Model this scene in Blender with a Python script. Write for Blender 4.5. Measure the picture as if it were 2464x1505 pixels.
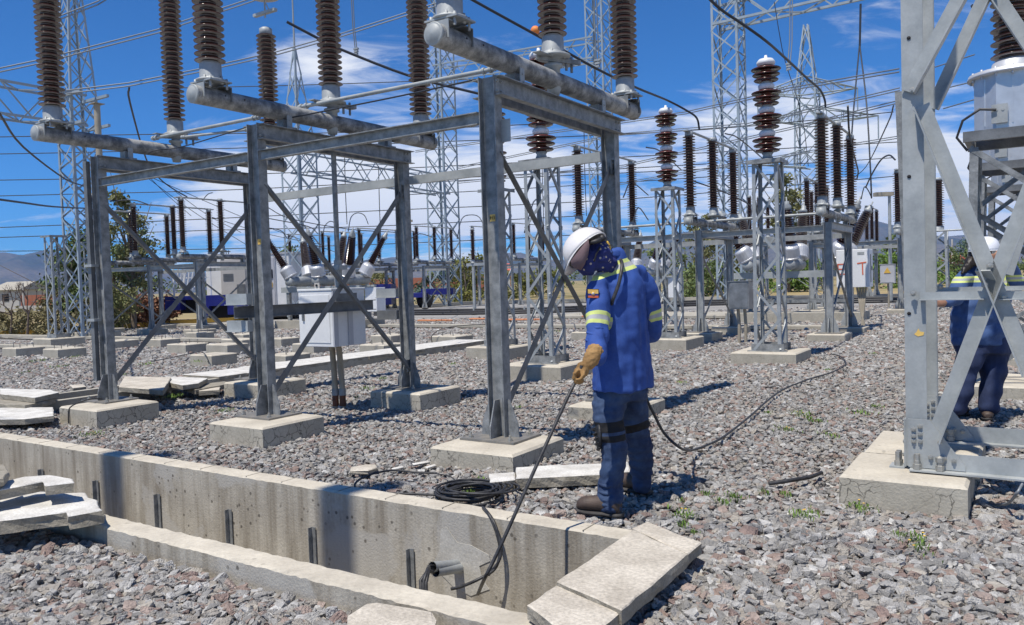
import bpy, bmesh, math, random
import numpy as np
from mathutils import Vector, Matrix
rnd = random.Random(7)
sc = bpy.context.scene
for o in list(bpy.data.objects): bpy.data.objects.remove(o)
COL = sc.collection
# ---------------------------------------------------------------- camera
FPX, CX, CY, PIT, ROLL, CH = 1917.7, 1232.0, 752.5, 0.0378, 0.0313, 1.375
F_ = np.array([0, math.cos(PIT), -math.sin(PIT)]); _R0 = np.array([1., 0, 0]); _U0 = np.cross(_R0, F_)
R_ = _R0*math.cos(ROLL) - _U0*math.sin(ROLL); U_ = _U0*math.cos(ROLL) + _R0*math.sin(ROLL)
cam = bpy.data.cameras.new('camera'); co = bpy.data.objects.new('camera', cam); COL.objects.link(co)
cam.sensor_width = 36; cam.lens = FPX/2464*36; cam.clip_end = 20000; cam.clip_start = .05
co.matrix_world = Matrix(((R_[0], U_[0], -F_[0], 0), (R_[1], U_[1], -F_[1], 0), (R_[2], U_[2], -F_[2], CH), (0, 0, 0, 1)))
sc.camera = co
# ---------------------------------------------------------------- site grid: u runs along the phases, v across them
YAW = -0.5748
UX = np.array([math.cos(YAW), math.sin(YAW), 0]); VY = np.array([-math.sin(YAW), math.cos(YAW), 0]); ZZ = np.array([0, 0, 1.])
O0 = np.array([-0.1236, 6.4649, 0])
def w(u, v, z=0.): return O0 + UX*u + VY*v + ZZ*z
def ray(x, y): return F_ + R_*(x-CX)/FPX - U_*(y-CY)/FPX
CP = np.array([0, 0, CH])
def gp(x, y, z=0.): d = ray(x, y); return CP + d*((z-CH)/d[2])          # where a sight line meets the level z
def at(x, y, Y): d = ray(x, y); return CP + d*(Y/d[1])                   # the point Y metres ahead
def fr(P): P = np.array(P)-O0; return P@UX, P@VY
def onv(x, y, v): d = ray(x, y); return CP + d*((v-(CP-O0)@VY)/(d@VY))
def onu(x, y, u): d = ray(x, y); return CP + d*((u-(CP-O0)@UX)/(d@UX))
# ---------------------------------------------------------------- light and sky
SUN_T = UX*0.07 + VY*0.42 - ZZ
sdir = -SUN_T/np.linalg.norm(SUN_T)
sun = bpy.data.lights.new('sun', 'SUN'); sun.energy = 4.9; sun.angle = math.radians(0.6); sun.color = (1, .94, .845)
so = bpy.data.objects.new('sun', sun); COL.objects.link(so); so.location = (0, 0, 30)
so.rotation_euler = Vector(-sdir).to_track_quat('-Z', 'Y').to_euler()
ELEV = math.asin(sdir[2]); AZ = math.atan2(sdir[0], sdir[1])
wd = bpy.data.worlds.new('World'); sc.world = wd; wd.use_nodes = True
nt = wd.node_tree; N = nt.nodes; L = nt.links
N.clear()
def nn(t, **k):
    n = N.new(t)
    for a, b in k.items(): setattr(n, a, b)
    return n
out = nn('ShaderNodeOutputWorld'); bg = nn('ShaderNodeBackground'); sky = nn('ShaderNodeTexSky')
sky.sky_type = 'NISHITA'; sky.sun_disc = False; sky.sun_elevation = ELEV; sky.sun_rotation = AZ
sky.altitude = 2900; sky.air_density = 1.0; sky.dust_density = .35; sky.ozone_density = 2.2
bg.inputs[1].default_value = 0.117
def vm(op, a, b=None, s=None):
    n = nn('ShaderNodeVectorMath', operation=op)
    for i, q in enumerate((a, b)):
        if q is None: continue
        if isinstance(q, (tuple, list)): n.inputs[i].default_value = q
        else: L.new(q, n.inputs[i])
    if s is not None: n.inputs[3].default_value = s
    return n
def mt(op, a, b=None, c=None, clamp=False):
    n = nn('ShaderNodeMath', operation=op); n.use_clamp = clamp
    for i, q in enumerate((a, b, c)):
        if q is None: continue
        if isinstance(q, (int, float)): n.inputs[i].default_value = q
        else: L.new(q, n.inputs[i])
    return n.outputs[0]
tc = nn('ShaderNodeTexCoord'); sep = nn('ShaderNodeSeparateXYZ'); L.new(tc.outputs['Generated'], sep.inputs[0])
X, Y, Z = sep.outputs
den = mt('ADD', Z, 0.16)
px = mt('DIVIDE', X, den); py = mt('DIVIDE', Y, den)
cmb = nn('ShaderNodeCombineXYZ'); L.new(px, cmb.inputs[0]); L.new(py, cmb.inputs[1])
mp = nn('ShaderNodeMapping'); mp.inputs['Rotation'].default_value = (0, 0, .12); mp.inputs['Scale'].default_value = (.8, 1.5, 1); L.new(cmb.outputs[0], mp.inputs[0])
def noise(vec, scale, det, rough, loc=0., dist=0.):
    m = nn('ShaderNodeMapping'); m.inputs['Location'].default_value = (loc, loc*.7, 0); L.new(vec, m.inputs[0])
    n = nn('ShaderNodeTexNoise'); n.inputs['Scale'].default_value = scale; n.inputs['Detail'].default_value = det
    n.inputs['Roughness'].default_value = rough; n.inputs['Distortion'].default_value = dist; L.new(m.outputs[0], n.inputs[0]); return n.outputs[0]
big = noise(mp.outputs[0], 1.15, 3, .5, 3.1, .25); fine = noise(mp.outputs[0], 4.2, 10, .62, 1.7, .7)
def mr(x, a, b, c, d, t='SMOOTHSTEP'):
    n = nn('ShaderNodeMapRange', interpolation_type=t); L.new(x, n.inputs[0])
    for i, q in enumerate((a, b, c, d)): n.inputs[i+1].default_value = q
    return n.outputs[0]
# cloud cover grows towards the horizon and to the right, with the bank low on the left
low = mr(Z, .02, .34, .31, -.03, 'LINEAR')
right = mr(X, .10, .42, 0, .16)
bank = mt('MULTIPLY', mt('MULTIPLY', mr(Z, .13, .20, 1, 0), mr(Z, .05, .09, 0, 1)), mt('MULTIPLY', mr(X, -.45, -.3, .0, .34), mr(X, 0.0, .12, 1., .15)))
b2 = mt('MULTIPLY', mt('MULTIPLY', mr(Z, .27, .32, 1, 0), mr(Z, .20, .245, 0, 1)), mt('MULTIPLY', mr(X, -.32, -.2, .0, .20), mr(X, -.06, .02, 1., 0)))
bank = mt('ADD', bank, b2)
left = mt('MULTIPLY', mr(X, -.62, -.30, -.16, 0), 1.0)
cov = mt('ADD', mt('ADD', mt('ADD', low, right), bank), left)
dn = mt('ADD', mt('MULTIPLY', big, .88), mt('MULTIPLY', fine, .52))
cl = mr(mt('ADD', dn, cov), .87, 1.13, 0, .95)
cl2 = mt('MULTIPLY', cl, mr(Z, -.02, .05, .75, 1))
mixc = nn('ShaderNodeMix', data_type='RGBA')
tint = nn('ShaderNodeMix', data_type='RGBA', blend_type='MULTIPLY'); tint.inputs[0].default_value = 1
L.new(sky.outputs[0], tint.inputs[6]); tint.inputs[7].default_value = (.26, .70, 1.12, 1)
L.new(cl2, mixc.inputs[0]); L.new(tint.outputs[2], mixc.inputs[6]); mixc.inputs[7].default_value = (7.6, 7.9, 8.4, 1)
L.new(mixc.outputs[2], bg.inputs[0]); L.new(bg.outputs[0], out.inputs[0])
sc.view_settings.view_transform = 'Standard'; sc.view_settings.look = 'None'; sc.view_settings.exposure = .08; sc.view_settings.gamma = 1
sc.render.engine = 'CYCLES'
sc.cycles.max_bounces = 6; sc.cycles.diffuse_bounces = 3; sc.cycles.volume_bounces = 0
# ---------------------------------------------------------------- materials
MT = {}
def rgba(c): return (c[0], c[1], c[2], 1)
def mat(name, c, c2=None, rough=.6, metal=0., scale=4., det=6, bump=0., bscale=None, lo=.35, hi=.65, stretch=(1, 1, 1), spec=None, fine=0.):
    m = bpy.data.materials.new(name); m.use_nodes = True; t = m.node_tree; p = t.nodes['Principled BSDF']
    p.inputs['Roughness'].default_value = rough; p.inputs['Metallic'].default_value = metal
    if spec is not None: p.inputs['Specular IOR Level'].default_value = spec
    p.inputs['Base Color'].default_value = rgba(c)
    if c2 or bump:
        tc = t.nodes.new('ShaderNodeTexCoord'); mp = t.nodes.new('ShaderNodeMapping'); mp.inputs['Scale'].default_value = stretch
        t.links.new(tc.outputs['Object'], mp.inputs[0])
    if c2:
        n = t.nodes.new('ShaderNodeTexNoise'); n.inputs['Scale'].default_value = scale; n.inputs['Detail'].default_value = det; n.inputs['Roughness'].default_value = .6
        t.links.new(mp.outputs[0], n.inputs[0])
        r = t.nodes.new('ShaderNodeValToRGB'); r.color_ramp.elements[0].position = lo; r.color_ramp.elements[1].position = hi
        r.color_ramp.elements[0].color = rgba(c); r.color_ramp.elements[1].color = rgba(c2)
        t.links.new(n.outputs[0], r.inputs[0]); last = r.outputs[0]
        if fine:
            n3 = t.nodes.new('ShaderNodeTexNoise'); n3.inputs['Scale'].default_value = scale*14; n3.inputs['Detail'].default_value = 4
            t.links.new(mp.outputs[0], n3.inputs[0])
            g = t.nodes.new('ShaderNodeMapRange'); g.inputs[1].default_value = .3; g.inputs[2].default_value = .7; g.inputs[3].default_value = 1-fine; g.inputs[4].default_value = 1+fine
            t.links.new(n3.outputs[0], g.inputs[0])
            mx = t.nodes.new('ShaderNodeVectorMath'); mx.operation = 'SCALE'; t.links.new(last, mx.inputs[0]); t.links.new(g.outputs[0], mx.inputs[3]); last = mx.outputs[0]
        t.links.new(last, p.inputs['Base Color'])
    if bump:
        n2 = t.nodes.new('ShaderNodeTexNoise'); n2.inputs['Scale'].default_value = bscale or scale*5; n2.inputs['Detail'].default_value = 8
        t.links.new(mp.outputs[0], n2.inputs[0]); b = t.nodes.new('ShaderNodeBump'); b.inputs['Strength'].default_value = bump; b.inputs['Distance'].default_value = .01
        t.links.new(n2.outputs[0], b.inputs['Height']); t.links.new(b.outputs[0], p.inputs['Normal'])
    MT[name] = m; return m
def nodes_of(m): return m.node_tree.nodes, m.node_tree.links, m.node_tree.nodes['Principled BSDF']
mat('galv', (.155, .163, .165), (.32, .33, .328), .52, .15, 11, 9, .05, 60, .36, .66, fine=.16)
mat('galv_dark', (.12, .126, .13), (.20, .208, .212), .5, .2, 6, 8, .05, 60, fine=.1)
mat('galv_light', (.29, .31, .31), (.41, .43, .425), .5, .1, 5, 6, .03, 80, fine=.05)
mat('galv_tube', (.115, .118, .118), (.37, .37, .355), .58, .1, 6, 10, .15, 90, .40, .60, fine=.22)
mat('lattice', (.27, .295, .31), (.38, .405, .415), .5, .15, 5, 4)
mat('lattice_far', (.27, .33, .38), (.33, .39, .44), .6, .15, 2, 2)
mat('alu', (.55, .56, .57), (.66, .67, .68), .38, .55, 6, 5, .03, 50)
mat('tank', (.52, .53, .55), (.64, .65, .67), .42, .35, 3, 5, .03, 40)
mat('cast', (.30, .32, .33), (.40, .42, .42), .6, .3, 14, 6, .1, 70)
mat('porc', (.020, .007, .0055), (.032, .011, .008), .12, 0, 3, 3, spec=.7)
mat('porc_red', (.10, .027, .019), (.14, .04, .027), .2, 0, 3, 3, spec=.6)
mat('porc_dust', (.25, .225, .21), (.40, .37, .35), .6, 0, 10, 5)
mat('white_cap', (.62, .64, .66), (.74, .75, .76), .5, 0, 10, 5)
mat('steel_plate', (.17, .17, .165), (.27, .25, .22), .6, .3, 12, 8, .1, 80)
mat('bolt', (.33, .34, .33), (.45, .43, .38), .5, .6, 30, 3)
mat('rust', (.20, .07, .03), (.10, .05, .035), .85, 0, 20, 6, .3, 90)
mat('black_rubber', (.018, .018, .02), (.05, .05, .052), .5, 0, 30, 4)
mat('wire', (.035, .04, .05), None, .5, .2)
mat('wire_alu', (.22, .24, .26), None, .5, .4)
mat('galv_mid', (.26, .275, .28), (.38, .395, .395), .5, .1, 8, 6, fine=.08)
mat('box_steel', (.20, .205, .21), (.32, .325, .33), .38, .5, 5, 6)
mat('conduit', (.30, .265, .205), (.38, .335, .26), .7, 0, 5, 6, .1, 60)
mat('paint_white', (.70, .71, .72), (.79, .80, .80), .45, 0, 2, 5, .02, 60, fine=.03)
mat('paint_grey', (.45, .46, .49), (.52, .53, .56), .45, 0, 2, 5)
mat('paint_blue', (.010, .013, .15), (.016, .022, .21), .35, 0, 4, 4)
mat('dark', (.012, .012, .014), None, .8)
mat('yellow', (.75, .47, .06), (.62, .38, .08), .6, 0, 20, 3)
mat('label_yellow', (.72, .45, .10), (.80, .55, .16), .6, 0, 20, 3)
mat('orange', (.75, .19, .03), (.85, .28, .06), .6, 0, 10, 3)
mat('red_paint', (.62, .13, .06), None, .7)
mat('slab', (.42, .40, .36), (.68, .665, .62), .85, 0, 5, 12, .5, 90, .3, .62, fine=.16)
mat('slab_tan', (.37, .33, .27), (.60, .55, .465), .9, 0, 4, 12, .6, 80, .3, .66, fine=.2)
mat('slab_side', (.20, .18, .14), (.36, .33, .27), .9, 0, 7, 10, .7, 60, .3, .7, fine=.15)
mat('orange_pipe', (.55, .22, .10), None, .6)
mat('brick', (.30, .10, .06), (.38, .16, .10), .9, 0, .5, 4)
mat('roof_red', (.55, .12, .08), None, .8)
mat('plaster', (.45, .43, .40), (.55, .53, .5), .9, 0, .6, 4)
mat('bark', (.14, .11, .085), (.22, .18, .14), .9, 0, 3, 6, .5, 20)
mat('dry_bark', (.10, .075, .06), (.16, .12, .1), .9, 0, 3, 6)
def concrete(name, a, b, crack=0., streak=False, pits=0.):
    m = mat(name, a, b, .88, 0, 3.0, 10, .35, 70, .3, .7, fine=.08); n, l, p = nodes_of(m)
    src = p.inputs['Base Color'].links[0].from_socket
    tc = [x for x in n if x.type == 'TEX_COORD'][0]
    def mul(src, fac_out, dark):
        mx = n.new('ShaderNodeMix'); mx.data_type = 'RGBA'; l.new(fac_out, mx.inputs[0]); l.new(src, mx.inputs[6])
        mx.inputs[7].default_value = rgba(dark); return mx.outputs[2]
    if streak:
        mp = n.new('ShaderNodeMapping'); mp.inputs['Rotation'].default_value = (0, 0, -YAW); l.new(tc.outputs['Object'], mp.inputs[0])
        mp2 = n.new('ShaderNodeMapping'); mp2.inputs['Scale'].default_value = (7, 3, .55); l.new(mp.outputs[0], mp2.inputs[0])
        q = n.new('ShaderNodeTexNoise'); q.inputs['Scale'].default_value = 1.3; q.inputs['Detail'].default_value = 9; q.inputs['Roughness'].default_value = .65; l.new(mp2.outputs[0], q.inputs[0])
        r = n.new('ShaderNodeMapRange'); r.inputs[1].default_value = .42; r.inputs[2].default_value = .64; r.inputs[4].default_value = .85; l.new(q.outputs[0], r.inputs[0])
        src = mul(src, r.outputs[0], (.22, .19, .145))
        q = n.new('ShaderNodeTexNoise'); q.inputs['Scale'].default_value = 1.5; q.inputs['Detail'].default_value = 5; q.inputs['Distortion'].default_value = .6; l.new(tc.outputs['Object'], q.inputs[0])
        r = n.new('ShaderNodeMapRange'); r.inputs[1].default_value = .57; r.inputs[2].default_value = .61; r.inputs[4].default_value = .8; l.new(q.outputs[0], r.inputs[0])
        src = mul(src, r.outputs[0], (.43, .41, .365))
    if crack:
        q = n.new('ShaderNodeTexVoronoi'); q.feature = 'DISTANCE_TO_EDGE'; q.inputs['Scale'].default_value = 9
        ns = n.new('ShaderNodeTexNoise'); ns.inputs['Scale'].default_value = 6; ns.inputs['Detail'].default_value = 4; l.new(tc.outputs['Object'], ns.inputs[0])
        ad = n.new('ShaderNodeVectorMath'); ad.operation = 'MULTIPLY_ADD'; l.new(ns.outputs[1], ad.inputs[0]); ad.inputs[1].default_value = (.25, .25, .25); l.new(tc.outputs['Object'], ad.inputs[2]); l.new(ad.outputs[0], q.inputs[0])
        r = n.new('ShaderNodeMapRange'); r.inputs[1].default_value = 0; r.inputs[2].default_value = .045; r.inputs[3].default_value = crack; r.inputs[4].default_value = 0; l.new(q.outputs[0], r.inputs[0])
        q2 = n.new('ShaderNodeTexNoise'); q2.inputs['Scale'].default_value = 2.2; l.new(tc.outputs['Object'], q2.inputs[0])
        r2 = n.new('ShaderNodeMapRange'); r2.inputs[1].default_value = .36; r2.inputs[2].default_value = .52; l.new(q2.outputs[0], r2.inputs[0])
        mm = n.new('ShaderNodeMath'); mm.operation = 'MULTIPLY'; l.new(r.outputs[0], mm.inputs[0]); l.new(r2.outputs[0], mm.inputs[1])
        src = mul(src, mm.outputs[0], (.07, .065, .055))
    if pits:
        q = n.new('ShaderNodeTexVoronoi'); q.inputs['Scale'].default_value = 15; q.inputs['Randomness'].default_value = 1; l.new(tc.outputs['Object'], q.inputs[0])
        r = n.new('ShaderNodeMapRange'); r.inputs[1].default_value = .13; r.inputs[2].default_value = .22; r.inputs[3].default_value = pits; r.inputs[4].default_value = 0; l.new(q.outputs[0], r.inputs[0])
        q2 = n.new('ShaderNodeTexNoise'); q2.inputs['Scale'].default_value = 5; l.new(tc.outputs['Object'], q2.inputs[0])
        r2 = n.new('ShaderNodeMapRange'); r2.inputs[1].default_value = .50; r2.inputs[2].default_value = .58; l.new(q2.outputs[0], r2.inputs[0])
        mm = n.new('ShaderNodeMath'); mm.operation = 'MULTIPLY'; l.new(r.outputs[0], mm.inputs[0]); l.new(r2.outputs[0], mm.inputs[1])
        src = mul(src, mm.outputs[0], (.08, .07, .055))
    l.new(src, p.inputs['Base Color'])
concrete('conc', (.34, .31, .245), (.50, .465, .385), crack=.95)
concrete('conc_plain', (.33, .305, .25), (.46, .43, .36), crack=.3)
concrete('conc_wall', (.35, .32, .265), (.50, .465, .39), streak=True, pits=.8)
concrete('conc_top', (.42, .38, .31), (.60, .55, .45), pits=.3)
# ---------------------------------------------------------------- mesh building
def npv(p): return np.asarray(p, dtype=float)
def unit(a): a = npv(a); return a/(np.linalg.norm(a)+1e-12)
class MB:
    def __init__(s): s.v = []; s.f = []; s.m = []; s.sm = []
    def add(s, vs, fs, mi=0, smooth=False):
        b = len(s.v); s.v += [tuple(map(float, q)) for q in vs]
        for i, f in enumerate(fs):
            s.f.append(tuple(b+k for k in f)); s.m.append(mi[i] if isinstance(mi, list) else mi); s.sm.append(smooth)
        return s
    def hexa(s, P, mi=0):
        return s.add(P, [(0, 3, 2, 1), (4, 5, 6, 7), (0, 1, 5, 4), (1, 2, 6, 5), (2, 3, 7, 6), (3, 0, 4, 7)], mi)
    def box(s, c, size, ax=(UX, VY, ZZ), mi=0):
        c = npv(c); a, b, d = [npv(ax[i])*size[i]/2 for i in range(3)]
        return s.hexa([c-a-b-d, c+a-b-d, c+a+b-d, c-a+b-d, c-a-b+d, c+a-b+d, c+a+b+d, c-a+b+d], mi)
    def ub(s, u0, u1, v0, v1, z0, z1, mi=0): return s.hexa([w(u0, v0, z0), w(u1, v0, z0), w(u1, v1, z0), w(u0, v1, z0), w(u0, v0, z1), w(u1, v0, z1), w(u1, v1, z1), w(u0, v1, z1)], mi)
    def prism(s, pts, p0, p1, a, b, mi=0):
        n = len(pts); p0 = npv(p0); p1 = npv(p1); V = [p0+a*x+b*y for x, y in pts]+[p1+a*x+b*y for x, y in pts]
        F = [(i, (i+1) % n, n+(i+1) % n, n+i) for i in range(n)]+[tuple(range(n-1, -1, -1)), tuple(range(n, 2*n))]
        return s.add(V, F, mi)
    def beam(s, pts, p0, p1, side, mi=0):
        d = unit(npv(p1)-npv(p0)); a = unit(npv(side)-d*(npv(side)@d)); b = np.cross(d, a); return s.prism(pts, p0, p1, a, b, mi)
    def tube(s, path, r, n=8, mi=0, closed=False, cap=True, smooth=True):
        P = [npv(p) for p in path]; m = len(P); rr = r if hasattr(r, '__len__') else [r]*m
        V = []; ref = None
        for i in range(m):
            t = unit(P[min(i+1, m-1)]-P[max(i-1, 0)])
            if ref is None:
                ref = np.array([0, 0, 1.]) if abs(t[2]) < .9 else np.array([1., 0, 0])
            a = unit(ref-t*(ref@t)); b = np.cross(t, a); ref = a
            for k in range(n): th = 2*math.pi*k/n; V.append(P[i]+(a*math.cos(th)+b*math.sin(th))*rr[i])
        F = [(i*n+k, i*n+(k+1) % n, (i+1)*n+(k+1) % n, (i+1)*n+k) for i in range(m-1) for k in range(n)]
        s.add(V, F, mi, smooth)
        if cap:
            s.add(V[:n], [tuple(range(n-1, -1, -1))], mi); s.add(V[-n:], [tuple(range(n))], mi)
        return s
    def lathe(s, prof, o, axis=ZZ, n=16, mi=0, smooth=True, mis=None):
        o = npv(o); ax = unit(axis); a = unit(np.cross(ax, (1, 0, 0) if abs(ax[0]) < .9 else (0, 1, 0))); b = np.cross(ax, a)
        V = [o+ax*z+(a*math.cos(2*math.pi*k/n)+b*math.sin(2*math.pi*k/n))*max(r, 1e-4) for r, z in prof for k in range(n)]
        F = []; M = []
        for i in range(len(prof)-1):
            for k in range(n): F.append((i*n+k, i*n+(k+1) % n, (i+1)*n+(k+1) % n, (i+1)*n+k)); M.append(mis[i] if mis else mi)
        return s.add(V, F, M, smooth)
    def quad(s, P, mi=0): return s.add(P, [tuple(range(len(P)))], mi)
def lnk(o, parent=None):
    COL.objects.link(o)
    if parent is not None: o.parent = parent
    return o
def tag(o, label, cat, group=None, kind=None):
    if label: o['label'] = label
    if cat: o['category'] = cat
    if group: o['group'] = group
    if kind: o['kind'] = kind
    return o
def obj(name, mb, mats, parent=None, loc=None, label=None):
    me = bpy.data.meshes.new(name)
    V = mb.v
    if parent is not None:
        chain = []; q = parent
        while q is not None: chain.append(q); q = q.parent
        M = Matrix.Identity(4)
        for q in reversed(chain): M = M @ q.matrix_basis
        Mi = np.array(M.inverted()); V = (np.c_[np.array(V), np.ones(len(V))] @ Mi.T)[:, :3]
    elif loc is not None: V = np.array(V)-npv(loc)
    me.from_pydata([tuple(q) for q in V], [], mb.f)
    if not isinstance(mats, (list, tuple)): mats = [mats]
    for m in mats: me.materials.append(MT[m] if isinstance(m, str) else m)
    me.polygons.foreach_set('material_index', mb.m); me.polygons.foreach_set('use_smooth', mb.sm); me.update()
    o = bpy.data.objects.new(name, me)
    if parent is None and loc is not None: o.location = tuple(loc)
    if label: o['label'] = label
    return lnk(o, parent)
def thing(name, label, cat, loc=(0, 0, 0), rz=0., group=None, kind=None):
    o = bpy.data.objects.new(name, None); o.location = tuple(loc); o.rotation_euler = (0, 0, rz); o.empty_display_size = .1
    tag(o, label, cat, group, kind); return lnk(o)
def dup(root, loc, rz=None, label=None, group=None, scale=None):
    def cp(o, par):
        c = o.copy(); COL.objects.link(c); c.parent = par
        for ch in list(o.children): cp(ch, c)
        return c
    r = cp(root, None); r.location = tuple(loc)
    if rz is not None: r.rotation_euler = (0, 0, rz)
    if label: r['label'] = label
    if group: r['group'] = group
    if scale: r.scale = (scale,)*3
    return r
def bevel(o, wd=.004, seg=1):
    m = o.modifiers.new('bevel', 'BEVEL'); m.width = wd; m.segments = seg; m.limit_method = 'ANGLE'; return o
HP = lambda h, b, t=.009: [(-h/2, -b/2), (-h/2+t, -b/2), (-h/2+t, -t/2), (h/2-t, -t/2), (h/2-t, -b/2), (h/2, -b/2), (h/2, b/2), (h/2-t, b/2), (h/2-t, t/2), (-h/2+t, t/2), (-h/2+t, b/2), (-h/2, b/2)]
LP = lambda a, t=.007: [(0, 0), (a, 0), (a, t), (t, t), (t, a), (0, a)]
CPF = lambda h, b, t=.008: [(0, -h/2), (b, -h/2), (b, -h/2+t), (t, -h/2+t), (t, h/2-t), (b, h/2-t), (b, h/2), (0, h/2)]
def fnoise(u, v, s): return math.sin(u*1.7*s+v*.9*s)*.5+math.sin(u*.6*s-v*1.3*s+2)*.5
USE_HAZE = True
# ================================================================ ground, trench, gravel
mat('mortar', (.38, .365, .32), (.53, .51, .46), .8, 0, 7, 9, .3, 50, .3, .7, fine=.12)
TR_U0, TR_U1 = -11.0, 2.08
def ground_z(u, v):
    q = min(1, max(0, (u+3)/4.5)); z = -.098 + .080*q*q*(3-2*q) + .010*fnoise(u, v, 1.0)
    if v < -2.7: z = -.075 + .03*min(1, max(0, (u-1)/1.2))
    elif v > -1.7: z += (-.022-z)*math.exp(-abs(v+1.45)/.30)*.9
    return z
m = mat('soil', (.17, .155, .135), (.27, .25, .225), .95, 0, 40, 10, .9, 160, .3, .7, fine=.3)
m = mat('ground_far', (.235, .225, .21), (.36, .35, .335), .95, 0, 22, 12, 1.0, 60, .3, .7, fine=.35)
def sheet():
    mb = MB()
    # a hole for the trench: strips round it, near part fine, far part one sheet to the horizon
    def q(u0, u1, v0, v1, n, m_, mi):
        for i in range(n):
            for j in range(m_):
                a0 = u0+(u1-u0)*i/n; a1 = u0+(u1-u0)*(i+1)/n; b0 = v0+(v1-v0)*j/m_; b1 = v0+(v1-v0)*(j+1)/m_
                mb.quad([w(a, b, ground_z(a, b)-.032) for a, b in ((a0, b0), (a1, b0), (a1, b1), (a0, b1))], mi)
    q(-60, -7.72, -1.5, 42, 30, 30, 0); q(-6.95, 8, -1.5, 12, 60, 54, 0); q(8, 40, -1.5, 12, 6, 6, 0); q(-6.95, 40, 12, 42, 20, 12, 0); q(-7.72, -6.95, 9.6, 42, 1, 10, 0)
    q(-60, -8, -40, -2.79, 4, 4, 0); q(-8, 12, -8, -2.79, 60, 14, 0); q(-8, 40, -40, -8, 4, 4, 0); q(12, 40, -8, -2.79, 2, 2, 0); q(TR_U1+.06, 40, -2.79, -1.5, 30, 3, 0); q(-60, TR_U0, -2.79, -1.5, 3, 1, 0)
    return obj('ground', mb, ['ground_far'])
g = sheet(); g['kind'] = 'structure'
# stones
stones = bpy.data.collections.new('stone_shapes')
sm = bpy.data.materials.new('stone'); sm.use_nodes = True; n = sm.node_tree.nodes; l = sm.node_tree.links; p = n['Principled BSDF']; p.inputs['Roughness'].default_value = .85
oi = n.new('ShaderNodeObjectInfo'); cr = n.new('ShaderNodeValToRGB'); cr.color_ramp.interpolation = 'CONSTANT'
cols = [(0, (.30, .29, .275)), (.15, (.36, .35, .33)), (.29, (.25, .243, .23)), (.41, (.42, .41, .39)), (.52, (.35, .32, .28)), (.63, (.30, .225, .19)), (.70, (.37, .295, .255)), (.76, (.47, .46, .44)), (.86, (.265, .195, .17)), (.91, (.42, .385, .33)), (.965, (.58, .57, .54))]
while len(cr.color_ramp.elements) < len(cols): cr.color_ramp.elements.new(.5)
for e, (a, c) in zip(cr.color_ramp.elements, cols): e.position = a
for e, (a, c) in zip(cr.color_ramp.elements, cols): e.color = rgba(c)
l.new(oi.outputs['Random'], cr.inputs[0])
tcn = n.new('ShaderNodeTexCoord'); ns = n.new('ShaderNodeTexNoise'); ns.inputs['Scale'].default_value = 2.5; ns.inputs['Detail'].default_value = 6; l.new(tcn.outputs['Object'], ns.inputs[0])
mr_ = n.new('ShaderNodeMapRange'); mr_.inputs[1].default_value = .3; mr_.inputs[2].default_value = .7; mr_.inputs[3].default_value = .72; mr_.inputs[4].default_value = 1.22; l.new(ns.outputs[0], mr_.inputs[0])
ml = n.new('ShaderNodeVectorMath'); ml.operation = 'SCALE'; l.new(cr.outputs[0], ml.inputs[0]); l.new(mr_.outputs[0], ml.inputs[3]); l.new(ml.outputs[0], p.inputs['Base Color'])
bmp = n.new('ShaderNodeBump'); bmp.inputs['Strength'].default_value = .5; bmp.inputs['Distance'].default_value = .1; n2 = n.new('ShaderNodeTexNoise'); n2.inputs['Scale'].default_value = 9; l.new(tcn.outputs['Object'], n2.inputs[0]); l.new(n2.outputs[0], bmp.inputs['Height']); l.new(bmp.outputs[0], p.inputs['Normal'])
MT['stone'] = sm
def stone_mesh(seed, npt=15):
    r = random.Random(seed); bm = bmesh.new()
    a, b, c = 1, r.uniform(.6, .9), r.uniform(.3, .6)
    for i in range(npt):
        d = Vector((r.gauss(0, 1), r.gauss(0, 1), r.gauss(0, 1))).normalized()*r.uniform(.85, 1.1)
        # boxy corners make broken rock instead of pebbles
        k = max(abs(d.x), abs(d.y), abs(d.z))**.55
        bm.verts.new((d.x/k*a*.5, d.y/k*b*.5, d.z/k*c*.5))
    ret = bmesh.ops.convex_hull(bm, input=bm.verts)
    bmesh.ops.delete(bm, geom=[v for v in bm.verts if not v.link_faces], context='VERTS')
    bmesh.ops.recalc_face_normals(bm, faces=bm.faces)
    me = bpy.data.meshes.new('stone'); bm.to_mesh(me); bm.free(); me.materials.append(sm); return me
for i in range(14):
    so_ = bpy.data.objects.new('stone', stone_mesh(100+i, 11+i % 7)); stones.objects.link(so_)
BLOCKS = []      # footprints that keep stones off: (u0,u1,v0,v1)
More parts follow.
